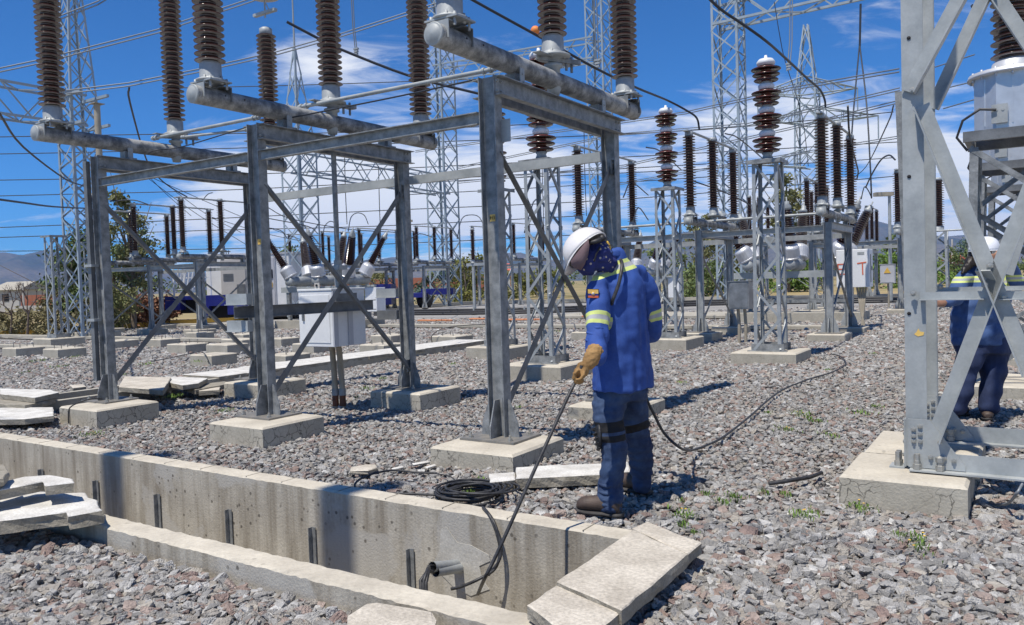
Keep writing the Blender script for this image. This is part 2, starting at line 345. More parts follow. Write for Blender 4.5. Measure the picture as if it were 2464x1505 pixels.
def gravel():
    R = np.random.RandomState(3); P = []; S = []
    def zone(y0, y1, dens, s0, s1):
        A = .5*(y1*y1-y0*y0)*2*.70; k = int(A*dens)
        y = np.sqrt(R.uniform(y0*y0, y1*y1, k)); x = R.uniform(-.70, .70, k)*y
        P.append(np.c_[x, y]); S.append(R.lognormal(0, .30, k).clip(.5, 2.1)*R.uniform(s0, s1, k))
    zone(2.0, 4.6, 2300, .031, .064); zone(4.6, 5.6, 1950, .032, .058); zone(5.6, 10, 1750, .029, .050); zone(10, 17, 560, .045, .075); zone(17, 34, 190, .07, .11)
    P = np.vstack(P); S = np.hstack(S); Q = np.c_[P, np.zeros(len(P))]-O0; u = Q@UX; v = Q@VY
    keep = ~((v > -2.86) & (v < -1.45) & (u > TR_U0) & (u < TR_U1+.12))
    keep &= ~((u > -7.75) & (u < -6.9) & (v > -14) & (v < 9.6) & ~((u > -99) & (v > 99)))
    for a, b, c, d in BLOCKS: keep &= ~((u > a+.03) & (u < b-.03) & (v > c+.03) & (v < d-.03))
    keep &= ~((P[:, 1] > 27) & (u < -22) & (v < 11))
    P = P[keep]; S = S[keep]; u = u[keep]; v = v[keep]
    z = np.array([ground_z(a_, b_) for a_, b_ in zip(u, v)]) + R.uniform(-.012, .012, len(P)) - .012*(S < .04)
    me = bpy.data.meshes.new('gravel'); me.vertices.add(len(P)); me.vertices.foreach_set('co', np.c_[P, z].astype(np.float32).ravel())
    def attr(nm, tp, d): a = me.attributes.new(nm, tp, 'POINT'); a.data.foreach_set('value' if tp in ('FLOAT', 'INT') else 'vector', d.astype(np.float32 if tp != 'INT' else np.int32).ravel())
    rot = np.c_[R.normal(0, .33, len(P)), R.normal(0, .33, len(P)), R.uniform(0, 6.28, len(P))]
    attr('sz', 'FLOAT', S); attr('rt', 'FLOAT_VECTOR', rot); attr('pk', 'INT', R.randint(0, 14, len(P)))
    o = bpy.data.objects.new('gravel', me); lnk(o); tag(o, 'grey and reddish crushed stone covering the yard', 'gravel', kind='stuff')
    ng = bpy.data.node_groups.new('scatter', 'GeometryNodeTree')
    ng.interface.new_socket('Geometry', in_out='INPUT', socket_type='NodeSocketGeometry'); ng.interface.new_socket('Geometry', in_out='OUTPUT', socket_type='NodeSocketGeometry')
    a = ng.nodes.new('NodeGroupInput'); z_ = ng.nodes.new('NodeGroupOutput'); ip = ng.nodes.new('GeometryNodeInstanceOnPoints'); ci = ng.nodes.new('GeometryNodeCollectionInfo')
    ci.inputs[0].default_value = stones; ci.inputs['Separate Children'].default_value = True; ci.inputs['Reset Children'].default_value = True
    def na(nm, tp): q = ng.nodes.new('GeometryNodeInputNamedAttribute'); q.data_type = tp; q.inputs[0].default_value = nm; return q.outputs[0]
    e2r = ng.nodes.new('FunctionNodeEulerToRotation')
    k = ng.links.new; k(a.outputs[0], ip.inputs['Points']); k(ci.outputs[0], ip.inputs['Instance']); ip.inputs['Pick Instance'].default_value = True
    k(na('pk', 'INT'), ip.inputs['Instance Index']); k(na('rt', 'FLOAT_VECTOR'), e2r.inputs[0]); k(e2r.outputs[0], ip.inputs['Rotation']); k(na('sz', 'FLOAT'), ip.inputs['Scale']); k(ip.outputs[0], z_.inputs[0])
    md = o.modifiers.new('scatter', 'NODES'); md.node_group = ng
# trench
def rough_top(mb, u0, u1, v0, v1, z0, z1, step=.05, amp=.003, mis=(0, 1), seed=1):
    """a long concrete wall whose top edge is slightly uneven; sides use mis[0], top mis[1]"""
    r = random.Random(seed); n = max(2, int((u1-u0)/step)); ca = .012
    rows = []
    for i in range(n+1):
        u = u0+(u1-u0)*i/n; d = [r.uniform(-amp, amp) for _ in range(6)]
        rows.append([w(u, v0, z0), w(u, v0, z1-ca+d[0]), w(u, v0+ca+d[1], z1+d[2]*.5), w(u, v1-ca+d[3], z1+d[4]*.5), w(u, v1, z1-ca+d[5]), w(u, v1, z0)])
    V = [p for row in rows for p in row]; F = []; M = []
    for i in range(n):
        for j in range(5): F.append((i*6+j, (i+1)*6+j, (i+1)*6+j+1, i*6+j+1)); M.append(mis[0] if j in (0, 4) else mis[1])
    F += [tuple(range(5, -1, -1)), tuple(n*6+j for j in range(6))]; M += [mis[0]]*2
    mb.add(V, F, M)
t = thing('cable_trench', 'open concrete cable trench crossing the foreground', 'trench', w(-3, -2.2, 0)); t['kind'] = 'structure'
mb = MB(); rough_top(mb, TR_U0, TR_U1+.06, -1.62, -1.475, -.95, .03, seed=4); obj('trench_wall', mb, ['conc_wall', 'conc_top'], t)
mb = MB(); rough_top(mb, TR_U0, TR_U1+.06, -2.815, -2.665, -.95, .03, .035, .0045, seed=9); obj('trench_wall', mb, ['conc_wall', 'conc_top'], t)
mb = MB(); mb.ub(TR_U1, TR_U1+.06, -2.66, -1.625, -.95, .02); obj('trench_wall', mb, ['conc_wall'], t)
mb = MB(); mb.ub(TR_U0, TR_U1, -2.66, -1.625, -.95, -.80); obj('trench_floor', mb, 'conc_wall', t)
mb = MB()
for k in range(28):
    u = TR_U0+.4+k*.47+rnd.uniform(-.05, .05); mb.ub(u, u+.007, -1.618, -1.478, .0300, .0322)
obj('joint', mb, 'slab_side', t)
mb = MB(); k4 = lambda X, Y: onv((900+X/1.669)*.6681, (1350+Y/1.669)*.6681, -1.6215)
def patch(pts): Q = [k4(*p) for p in pts]; mb.prism([((q-Q[0])@UX, q[2]-Q[0][2]) for q in Q], Q[0], Q[0]-VY*.003, UX, ZZ)
patch([(1150, 925), (1185, 918), (1215, 965), (1250, 1010), (1330, 1025), (1440, 1085), (1445, 1120), (1380, 1150), (1400, 1230), (1440, 1290), (1330, 1330), (1230, 1280), (1150, 1200), (1110, 1120), (1140, 1060)])
obj('mortar_patch', mb, 'mortar', t)
# cable support angles standing off the far wall
for i, (x, y) in enumerate(((99, 1130), (231, 1157), (379, 1190), (551, 1227), (752, 1270), (988, 1322))):
    P = onv(x, y, -1.64); u, v = fr(P); mb = MB()
    mb.beam(LP(.036, .005), w(u-.02, -1.628, P[2]), w(u-.02, -1.628, -.79), UX)
    o = obj('angle_bar', mb, 'galv', loc=w(u, -1.66, -.79))
    tag(o, ['dark steel angle bar on the trench wall, behind the upper broken slab', 'dark steel angle bar on the trench wall, just above the broken white slab edge', 'third dark steel angle bar from the left along the trench wall', 'fourth dark steel angle bar from the left along the trench wall', 'dark steel angle bar on the trench wall, second from the pipe stub', 'dark steel angle bar on the trench wall nearest the pipe stub'][i], 'angle bar', 'angle bars along the trench wall')
# footings
def footing(u, v, su, sv, top, label, group='concrete footings', h=.45, bolts=False, mat_='conc', wires=None):
    loc = w(u, v, top-h); mb = MB(); c = .018
    a, b = su/2, sv/2; P = []
    for s_, z in ((0, top-h), (0, top-c), (c, top)):
        for x, y in ((-a+s_, -b+s_), (a-s_, -b+s_), (a-s_, b-s_), (-a+s_, b-s_)): P.append(w(u+x, v+y, z))
    F = [(3, 2, 1, 0), (8, 9, 10, 11)]+[(k*4+i, k*4+(i+1) % 4, k*4+4+(i+1) % 4, k*4+4+i) for k in (0, 1) for i in range(4)]
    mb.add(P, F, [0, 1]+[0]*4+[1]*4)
    BLOCKS.append((u-a, u+a, v-b, v+b))
    if bolts:
        r = thing('concrete_footing', label, 'footing', loc, 0, group); obj('block', mb, [mat_, 'conc_top'], r)
        for x in (-.16, .16):
            for y in (-.16, .16): q = MB(); q.tube([w(u+x, v+y, top-.02), w(u+x, v+y, top+.09)], .011, 6); obj('anchor_bolt', q, 'steel_plate', r)
        return r
    o = obj('concrete_footing', mb, [mat_, 'conc_top'], loc=loc); tag(o, label, 'footing', group); return o
# ================================================================ insulators
def shed_profile(z0, n, pitch, rc, rs, alt=1.0):
    """profile of a ribbed porcelain post: returns (profile, material per segment)"""
    P = [(rc, z0)]; M = []
    for i in range(n):
        z = z0+i*pitch; r = rs if i % 2 == 0 else rs*alt
        P += [(rc, z+pitch*.42), (r-.007, z+pitch*.40), (r-.001, z+pitch*.41), (r, z+pitch*.46), (r-.003, z+pitch*.51), (rc+.010, z+pitch*.66), (rc, z+pitch)]
        M += [0, 1, 2, 2, 0, 0, 0]
    return P, M
def post_insulator(parent, base, h=1.57, n=26, rc=.076, rs=.14, seg=24, top='clamp', name='insulator', capmat='cast', tilt=None, mats=('porc', 'porc_dust', 'porc_red')):
    """ribbed post with a metal foot and a metal cap; children of one insulator"""
    ax = unit(tilt) if tilt is not None else ZZ
    base = npv(base)
    mb = MB(); P, M = shed_profile(.17, n, h/n, rc, rs); mb.lathe(P, base, ax, seg, mis=M); ins = obj(name, mb, list(mats), parent)
    mb = MB(); mb.lathe([(0, 0), (rs*.98, 0), (rs*.98, .016), (rc*1.42, .020), (rc*1.33, .035), (rc*1.31, .16), (rc*1.25, .168), (rc, .185)], base, ax, seg)
    for k in range(4):
        a = k*math.pi/2+.4; c = base+(UX*math.cos(a)+VY*math.sin(a))*rs*.78; mb.lathe([(0, -.03), (.014, -.03), (.014, .0), (.011, .01), (.011, .045), (0, .045)], c, ax, 6)
    obj('insulator_foot', mb, capmat, ins)
    t = base+ax*(.17+h)
    mb = MB(); mb.lathe([(rc, -.02), (rc*1.2, -.01), (rc*1.2, .07), (rc*.8, .09), (0, .09)], t, ax, seg)
    obj('insulator_cap', mb, capmat, ins)
    return ins
# ================================================================ disconnector bay
def h_column(u, v, z0, H, name_parent, gus=True, big=True):
    t = name_parent; hw = .155; bw = .105
    mb = MB(); mb.prism(HP(hw, bw), w(u, v, z0+.015), w(u, v, H), UX, VY)
    gm = 'galv' if big else 'galv_mid'; c = obj('column', mb, gm, t)
    mb = MB(); mb.ub(u-.26, u+.26, v-.21, v+.21, z0+.001, z0+.018)
    bp = obj('base_plate', mb, 'steel_plate', t)
    mb = MB()
    for s in (-1, 1):
        for pts in ([(hw/2*s, 0), ((hw/2+.105)*s, 0), ((hw/2+.095)*s, .11), ((hw/2+.02)*s, .30), (hw/2*s, .30)],):
            mb.prism(pts, w(u, v-.006, z0+.018), w(u, v+.006, z0+.018), UX, ZZ)
    mb.prism([(.003, 0), (-.15, 0), (-.145, .10), (-.075, .30), (.003, .30)], w(u-.005, v, z0+.018), w(u+.005, v, z0+.018), VY, ZZ)
    obj('gusset', mb, gm, c)
    if big:
        for a in (-.19, .19):
            for b in (-.15, .15):
                mb = MB(); mb.lathe([(.022, 0), (.022, .018), (.011, .018), (.011, .045), (0, .045)], w(u+a, v+b, z0+.018), ZZ, 6, smooth=False); obj('anchor_bolt', mb, 'bolt', bp)
def chan_v(mb, u, v0, v1, z, h, b, side):
    """channel along v with its flanges pointing to side (+1/-1) in u"""
    mb.prism([(x*side, y) for x, y in (CPF(h, b) if side > 0 else CPF(h, b)[::-1])], w(u, v0, z), w(u, v1, z), UX, ZZ)
def chan_u(mb, v, u0, u1, z, h, b, side):
    mb.prism([(x*side, y) for x, y in (CPF(h, b)[::-1] if side > 0 else CPF(h, b))], w(u0, v, z), w(u1, v, z), VY, ZZ)
def frame_pair(t, u, v0, H, zb=.11, dv=2.19, big=True):
    """two columns across the phase, a pair of channels on top and an X of flat braces"""
    for v in (v0, v0+dv): h_column(u, v, zb, H, t, big=big)
    for s in (-1, 1):
        mb = MB(); chan_v(mb, u+s*.079, v0-.04, v0+dv+.09, H-.085, .15, .062, s)
        o = obj('top_channel', mb, 'galv' if big else 'galv_mid', t)
    for v in (v0+.36, v0+dv-.30):
        mb = MB(); mb.ub(u-.14, u+.14, v-.05, v+.05, H-.009, H+.004); mb.ub(u-.05, u+.05, v-.05, v+.05, H+.004, H+.092); obj('saddle', mb, 'galv', t)
        mb = MB(); mb.ub(u+.085, u+.093, v-.032, v+.032, H+.0, H+.13); mb.tube([w(u+.0935, v, H+.08), w(u+.1, v, H+.08)], .010, 6); obj('clip_plate', mb, 'galv_light', t)
    if big:
        for v in (v0, v0+dv):
            for dz in (-.045, -.125):
                for dvv in (-.028, .028): mb = MB(); mb.lathe([(.013, 0), (.013, .009), (.007, .01), (.007, .018), (0, .018)], w(u+.087, v+dvv, H+dz), UX, 6, smooth=False); obj('bolt', mb, 'bolt', t)
        for v, zz in ((v0+.03, H-.58), (v0+.03, zb+.26), (v0+dv-.03, H-.50), (v0+dv-.03, zb+.28)):
            mb = MB(); mb.ub(u+.036, u+.042, v-.05, v+.05, zz-.075, zz+.075)
            for dz in (-.04, .04): mb.lathe([(.013, 0), (.013, .009), (.007, .01), (.007, .016), (0, .016)], w(u+.042, v, zz+dz), UX, 6, smooth=False)
            obj('joint_plate', mb, 'galv', t)
    a, b = v0+.03, v0+dv-.03
    for k, (p, q) in enumerate((((a, H-.58), (b, zb+.25)), ((b, H-.50), (a, zb+.20)))):
        mb = MB(); uu = u+(.085 if k == 0 else -.07) if False else u+(.02 if k else .035)
        mb.beam([(-.032, -.004), (.032, -.004), (.032, .0), (-.024, .0), (-.024, .045), (-.032, .045)] if k else [(-.032, 0), (.032, 0), (.032, .006), (-.026, .006), (-.026, .05), (-.032, .05)], w(uu, p[0], p[1]), w(uu, q[0], q[1]), ZZ)
        obj('brace', mb, 'galv_dark' if big else 'galv', t)
    return t
def switch_pole(u, v0, H, label, top=True, seg=24, group='switch poles with brown insulators', n=26):
    """the tube on top of a frame with three ribbed posts"""
    zt = H+.174; r = .085; t = thing('disconnector_pole', label, 'disconnector switch', w(u, v0+1.05, zt), YAW, group)
    a, b = v0-.71, v0+2.82
    mb = MB(); mb.tube([w(u, a, zt), w(u, b, zt)], r, 28, cap=False)
    for v in (v0+.05, v0+1.95): mb.tube([w(u, v-.004, zt), w(u, v+.004, zt)], r+.0015, 28)
    for v, s in ((a+.30, -1), (a+.52, -1), (b-.3, 1)): mb.tube([w(u+.08, v, zt+.02), w(u+.0865, v, zt+.02)], .008, 8, mi=1)
    obj('support_tube', mb, ['galv_tube', 'dark'], t)
    for v, d in ((a, -1), (b, 1)):
        mb = MB(); mb.lathe([(r+.001, -.012), (r+.002, .0), (r*.93, .006), (r*.88, .004), (r*.8, .012), (0, .02)], w(u, v, zt), VY*d, 28); obj('end_cap', mb, 'galv_light', t)
    for v, d in ((v0-.50, -1), (v0+2.60, 1)):
        # saddle plates that carry the outer posts
        mb = MB(); zz = zt+r
        mb.prism([(-.10, -.05), (.10, -.05), (.10, .085), (-.10, .085)], w(u, v-.155*1, zt+.02), w(u, v-.147*1, zt+.02), UX, ZZ)
        mb.ub(u-.10, u+.10, v-.147, v-.05, zt+.097, zt+.105)
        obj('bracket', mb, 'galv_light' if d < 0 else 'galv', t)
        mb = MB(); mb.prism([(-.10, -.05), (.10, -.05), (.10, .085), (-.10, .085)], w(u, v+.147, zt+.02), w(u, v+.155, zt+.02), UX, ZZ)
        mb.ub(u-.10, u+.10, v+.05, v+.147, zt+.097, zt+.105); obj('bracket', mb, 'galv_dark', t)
        mb = MB(); mb.ub(u-.15, u+.15, v-.12, v+.12, zt+.128, zt+.142)
        for x in (-.11, .11):
            for y in (-.09, .09): mb.lathe([(.012, -.05), (.012, .05), (0, .05)], w(u+x, v+y, zt+.12), ZZ, 6)
        obj('foot_plate', mb, 'cast', t)
        if top: post_insulator(t, w(u, v, zt+.145), seg=seg, n=n)
    vm_ = v0+1.05
    mb = MB(); mb.lathe([(0, -.13), (.05, -.13), (.055, -.10), (.062, -.09), (.062, .11), (.085, .12), (.085, .145), (.05, .15), (.05, .19), (.10, .20), (.16, .205), (.16, .222), (0, .222)], w(u, vm_, zt), ZZ, 20)
    mb.ub(u-.04, u+.04, vm_-.30, vm_+.34, zt+.195, zt+.203); obj('bearing', mb, 'galv_light', t)
    mb = MB(); mb.beam([(-.02, -.012), (.02, -.012), (.02, .012), (-.02, .012)], w(u-.06, vm_-.2, zt+.18), w(u+.16, vm_+.22, zt+.18), ZZ)
    for v in (.1, .2): mb.lathe([(.014, -.09), (.014, .05), (0, .05)], w(u+.08, vm_+v, zt+.19), ZZ, 6)
    obj('lever', mb, 'galv', t)
    if top: post_insulator(t, w(u, vm_, zt+.222), seg=seg, n=n, rs=.133)
    if top and H < 2.9:
        # blades and terminals along the top
        zc = zt+.145+.17+1.57+.10
        mb = MB(); mb.tube([w(u, v0-.60, zc), w(u, v0+2.7, zc+.0)], .028, 10); mb.ub(u-.06, u+.06, v0-.72, v0-.42, zc-.03, zc+.0); mb.ub(u-.06, u+.06, v0+2.5, v0+2.8, zc-.03, zc+.0); mb.ub(u-.05, u+.05, vm_-.25, vm_+.25, zc-.035, zc+.005)
        obj('contact_blade', mb, 'galv_light', t)
    return t
H1 = 3.026
PW = {0: 'nearest and largest', -2.82: 'middle', -5.64: 'leftmost'}
ST1 = thing('switch_stand', 'near grey steel stand of six posts with X braces, one marked H3', 'steel stand', w(0, 1.1, .11), YAW, 'steel stands under the switch poles')
for i, u in enumerate((0., -2.82, -5.64)):
    frame_pair(ST1, u, 0, H1)
    switch_pole(u, 0, H1, ['thick grey tube with three tall brown insulators, nearest of the three, over post H3', 'thick grey tube with three brown insulators above the white drive box', 'thick grey tube with three brown insulators on the leftmost near frame'][i])
    for v, side in ((0, 'front'), (2.19, 'rear')):
        pass
FOOT = [(.06, -.13, .77, .76, 'large cracked concrete footing under the post marked H3'), (-2.68, -.13, .77, .76, 'cracked concrete footing under the near post left of the white drive box'), (-5.38, -.16, .77, .75, 'concrete footing with a brown stain and thin black cable, under the leftmost near post'),
        (.05, 2.1, .72, .80, 'concrete footing just behind the legs of the worker'), (-2.72, 2.19, .78, .78, 'concrete footing under the rear post right of the conduits'), (-5.4, 2.12, .78, .78, 'concrete footing half hidden behind the near post left of the drive box')]
for u, v, a, b, l_ in FOOT: footing(u, v, a, b, .11, l_)
# cross members joining the frames
def cross(name, v, u0, u1, z, h, b, side, m_, label, cat='steel beam'):
    mb = MB(); chan_u(mb, v, u0, u1, z, h, b, side); return obj(name, mb, m_, ST1)
cross('cross_beam', -.02, -5.55, -2.9, 2.70, .10, .06, -1, 'galv', 'grey channel beam joining the two left near frames, front side')
cross('cross_beam', -.02, -2.73, -.08, 2.70, .10, .06, -1, 'galv', 'grey channel beam joining the H3 frame to the middle frame, front side')
cross('cross_beam', 2.21, -5.55, -2.9, 2.66, .10, .05, 1, 'galv_light', 'pale grey beam behind, left of the rear post above the drive box')
cross('cross_beam', 2.21, -2.73, -.08, 2.66, .10, .05, 1, 'galv_light', 'pale grey beam behind, running to the rear post by the worker')
# plates left over on the columns
mb = MB()
for u in (0.,): mb.ub(.0775, .15, .035, .043, 2.52, 2.66)
mb = MB(); mb.ub(.078, .165, .03, .036, 2.50, 2.68); obj('lug_plate', mb, 'galv_light', ST1)
# rods linking the poles
def rod(name, a, b, r, m_, label, cat='linkage rod', grp=None, sag=0., n=8, clamps=True):
    a = npv(a); b = npv(b); P = [a+(b-a)*k/10-ZZ*sag*4*(k/10)*(1-k/10) for k in range(11)] if sag else [a, b]
    mb = MB(); mb.tube(P, r, n)
    if clamps:
        d = unit(b-a)
        for f_ in (.02, .05, .95, .98): c = a+(b-a)*f_; mb.tube([c-d*.012, c+d*.012], r*1.5, n)
    o = obj(name, mb, m_, loc=a); return tag(o, label, cat, grp)
rod('linkage_rod', gp(718, 259, 3.36), gp(1192, 166, 3.36), .022, 'galv_light', 'long bright rod linking the middle tube to the nearest tube')
rod('linkage_rod', gp(366, 334, 3.36), gp(625, 282, 3.36), .022, 'galv_light', 'upper bright rod linking the leftmost tube to the middle tube')
rod('linkage_rod', gp(436, 331, 3.28), gp(600, 312, 3.28), .016, 'galv_light', 'lower thinner bright rod beside the leftmost tube')
def cable(name, pts, r, m_, label, cat, grp=None, n=6, sub=6, kind=None):
    """smooth curve through points"""
    P = [npv(p) for p in pts]; Q = [2*P[0]-P[1]]+P+[2*P[-1]-P[-2]]; C = []
    for i in range(1, len(Q)-2):
        for k in range(sub):
            t = k/sub; a, b, c, d = Q[i-1:i+3]
            C.append(.5*((2*b)+(-a+c)*t+(2*a-5*b+4*c-d)*t*t+(-a+3*b-3*c+d)*t**3))
    C.append(P[-1]); mb = MB(); mb.tube(C, r, n); o = obj(name, mb, m_, loc=P[0]); return tag(o, label, cat, grp, kind)
cable('earth_wire', [gp(668, 290, 3.15), gp(780, 268, 3.15), gp(960, 232, 3.15), gp(1144, 192, 3.15)], .008, 'wire', 'thin dark wire running under the long bright rod', 'wire')
cable('earth_wire', [gp(355, 372, 3.02), gp(375, 362, 3.06), gp(440, 353, 3.1), gp(590, 308, 3.12)], .007, 'wire', 'thin dark wire from the leftmost frame to the middle frame', 'wire')
cable('earth_wire', [w(-5.60, -.12, .15), w(-5.58, -.3, .165), w(-5.55, -.50, .125), w(-5.55, -.545, .06), w(-5.55, -.55, -.1)], .008, 'black_rubber', 'thin black wire draped over the leftmost near footing', 'wire')
# dark conduit strapped to the leftmost post
t = thing('strapped_conduit', 'dark conduit strapped to the leftmost near post', 'conduit', w(-5.80, -.05, .35))
mb = MB(); mb.box(w(-5.79, -.06, 1.66), (.07, .05, 2.62)); obj('conduit', mb, 'galv_dark', t)
for z in (1.08, 1.73): mb = MB(); mb.box(w(-5.765, -.075, z), (.16, .09, .03)); obj('strap', mb, 'cast', t)
# drive box of the middle pole
t = thing('drive_box', 'white motor drive box hung behind the dark channel, with two beige conduits', 'control box', w(-3.34, 1.44, 0))
bu0, bu1, bv0, bv1 = -3.62, -3.07, 1.18, 1.72
mb = MB(); mb.ub(bu0, bu1, bv0, bv1, .695, 1.345); bx = bevel(obj('housing', mb, ['paint_white'], t), .006, 2)
mb = MB(); mb.ub(bu0-.008, bu1+.008, bv0-.008, bv1+.008, 1.346, 1.372); bevel(obj('lid', mb, 'paint_white', t), .004)
mb = MB(); mb.ub(bu1+.001, bu1+.02, bv0+.0, bv0+.07, .70, 1.34); mb.ub(bu1+.001, bu1+.02, bv0+.24, bv0+.31, .70, 1.34); obj('mounting_rail', mb, 'paint_grey', t)
mb = MB(); mb.ub(bu1+.021, bu1+.05, bv0+.02, bv0+.36, 1.18, 1.31); obj('mounting_plate', mb, 'galv_dark', t)
mb = MB(); mb.ub(bu0+.28, bu0+.36, bv0-.001, bv0+.006, 1.372, 1.44); mb.tube([w(bu0+.32, bv0-.012, 1.41), w(bu0+.32, bv0+.012, 1.41)], .014, 8, mi=1); obj('lifting_lug', mb, ['plaster', 'dark'], t)
for k, du in enumerate((-.06, .05)):
    q = gp(808+k*17, 975, -.05); mb = MB(); top = w(-3.30+du, 1.42, .70)
    mb.tube([top, top*.5+(npv([q[0], q[1], .45]))*.5+ZZ*.07, npv([q[0], q[1], .2]), npv([q[0], q[1], -.1])], .036, 12); obj('conduit', mb, 'conduit', t)
    mb = MB(); c = npv([q[0], q[1], .10]); mb.tube([c-ZZ*.03, c+ZZ*.05], .043, 12); mb.tube([c-ZZ*.16, c-ZZ*.03], .040, 12, mi=1); obj('coupling', mb, ['galv', 'rust'], t)
mb = MB(); mb.ub(bu0+.04, bu1-.04, bv0-.006, bv0-.001, .74, 1.30); bevel(obj('door', mb, 'paint_white', t), .003)
mb = MB(); mb.ub(bu0+.07, bu0+.10, bv0-.022, bv0-.007, 1.0, 1.10); obj('handle', mb, 'galv_dark', t)
t2 = thing('drive_shaft', 'vertical grey drive shaft dropping from the middle tube to the drive box', 'drive shaft', w(-2.82, 1.05, 1.36))
mb = MB(); mb.tube([w(-2.82, 1.05, 3.07), w(-2.84, 1.07, 1.62)], .029, 14); obj('shaft', mb, 'galv', t2)
mb = MB(); mb.tube([w(-2.84, 1.07, 1.68), w(-2.86, 1.09, 1.38)], .045, 12); mb.box(w(-2.85, 1.08, 1.60), (.17, .12, .05))
for s in (-1, 1): mb.tube([w(-2.85+s*.07, 1.08, 1.60)-VY*.07, w(-2.85+s*.07, 1.08, 1.60)+VY*.07], .014, 6)
obj('universal_joint', mb, 'cast', t2)
mb = MB(); mb.prism(CPF(.12, .06), w(-3.0, -.22, 1.16), w(-3.0, 1.78, 1.16), UX, ZZ); obj('support_channel', mb, 'galv_dark', ST1)
for v, l_ in ((0., 'pale bracket holding the dark channel, on the near post'), (2.19, 'pale bracket right of the white drive box, on the rear post')):
    d = -.14 if v == 0 else -.1
    for z, m_ in ((1.29, 'galv_light'), (1.02, 'galv_dark' if v else 'galv_light')): mb = MB(); mb.ub(-3.22, -2.9, v+d, v+d+.07, z-.055, z+.055); mb.ub(-3.22, -2.898, v+d-.02, v+d, z-.058, z-.05); obj('channel_bracket', mb, m_, ST1)
# labels on the posts
def text_part(s, size, origin, xdir, ydir, m_, parent=None, name='lettering', ext=.0008):
    cu = bpy.data.curves.new('t', 'FONT'); cu.body = s; cu.size = size; cu.extrude = ext; cu.align_x = 'CENTER'; cu.align_y = 'CENTER'
    to = bpy.data.objects.new('t', cu); COL.objects.link(to); dg = bpy.context.evaluated_depsgraph_get(); me = bpy.data.meshes.new_from_object(to.evaluated_get(dg)); bpy.data.objects.remove(to)
    x = unit(xdir); y = unit(ydir); z = np.cross(x, y); V = [npv(origin)+x*q.co.x+y*q.co.y+z*q.co.z for q in me.vertices]; F = [tuple(p.vertices) for p in me.polygons]
    mb = MB(); mb.add(V, F); return obj(name, mb, m_, parent, loc=None if parent else origin)
for (u, z, s, du) in ((0., 1.90, 'H3', -.008), (-2.82, 1.86, 'H', -.01)):
    mb = MB(); mb.ub(u+du-.026, u+du+.026, -.0075, -.0045, z-.028, z+.028); t = obj('label_plate', mb, 'label_yellow', ST1)
    text_part(s, .042, w(u+du, -.0085, z), UX, ZZ, 'dark', t)
# ================================================================ lattice stands with big post insulators
def lattice_body(parent, c, w0, w1, z0, z1, ax=UX, ay=VY, leg=.05, panels=6, m_='lattice', brace=.03, dbl=False, name='bracing', shift=(0, 0)):
    """four angle legs and zigzag bracing; c = centre at the foot, w0/w1 = widths bottom/top"""
    c = npv(c); ax = npv(ax); ay = npv(ay)
    def P(sx, sy, t): wd = (w0+(w1-w0)*t)/2; return c+ax*(sx*wd+shift[0]*t)+ay*(sy*wd+shift[1]*t)+ZZ*(z0+(z1-z0)*t-c[2])
    for sx in (-1, 1):
        for sy in (-1, 1):
            mb = MB(); p, q = P(sx, sy, 0), P(sx, sy, 1); pts = [(-x*sx, -y*sy) for x, y in LP(leg, leg*.12)]
            if sx*sy < 0: pts = pts[::-1]
            mb.prism(pts, p, q, ax, ay); obj('leg', mb, m_, parent)
    mb = MB(); t = leg*.08
    for (s0, s1) in (((-1, -1), (1, -1)), ((1, -1), (1, 1)), ((1, 1), (-1, 1)), ((-1, 1), (-1, -1))):
        nrm = ax*(s0[0]+s1[0])/2+ay*(s0[1]+s1[1])/2
        for k in range(panels):
            a, b = k/panels, (k+1)/panels
            A, B = (P(*s0, a), P(*s1, b)) if k % 2 == 0 else (P(*s1, a), P(*s0, b))
            off = nrm*(leg*.05); mb.beam([(-brace/2, 0), (brace/2, 0), (brace/2, t), (-brace/2+t, t), (-brace/2+t, brace*.7), (-brace/2, brace*.7)], A+off, B+off, np.cross(unit(B-A), nrm))
            if dbl:
                A, B = (P(*s1, a), P(*s0, b)) if k % 2 == 0 else (P(*s0, a), P(*s1, b)); mb.beam([(-brace/2, 0), (brace/2, 0), (brace/2, t), (-brace/2, t)], A+off*1.5, B+off*1.5, np.cross(unit(B-A), nrm))
    obj(name, mb, m_, parent)
def cap_stack(parent, base, n=4, uh=.375, R=.235, seg=24, foot=.13):
    """stack of porcelain units with pale metal caps"""
    base = npv(base)
    mb = MB(); mb.lathe([(0, 0), (.15, 0), (.15, .018), (.095, .03), (.07, .09), (.095, foot), (0, foot)], base, ZZ, seg); obj('foot', mb, 'cast', parent)
    for k in range(n):
        z = foot+k*uh; mb = MB()
        P = []; M = []
        for r, a in ((R*.82, .03), (R*.92, .115), (R, .20)):
            P += [(.075, a-.02), (.09, a+.0), (r-.02, a-.012), (r-.004, a-.004), (r, a+.006), (r-.01, a+.016), (r*.6, a+.04), (.085, a+.055)]; M += [0, 1, 1, 1, 0, 0, 0, 0]
        mb.lathe(P, base+ZZ*z, ZZ, seg, mis=M[:len(P)-1]); u_ = obj('insulator_unit', mb, ['porc_red', 'porc'], parent)
        mb = MB(); c = .26; mb.lathe([(.11, c), (.125, c+.02), (.128, c+.065), (.10, c+.095), (.075, c+.10), (.07, uh+.02), (0, uh+.02)] if k < n-1 else [(.11, c), (.14, c+.02), (.145, c+.06), (.11, c+.105), (.03, c+.11), (.02, c+.17), (0, c+.17)], base+ZZ*z, ZZ, seg)
        obj('metal_cap', mb, 'white_cap', u_)
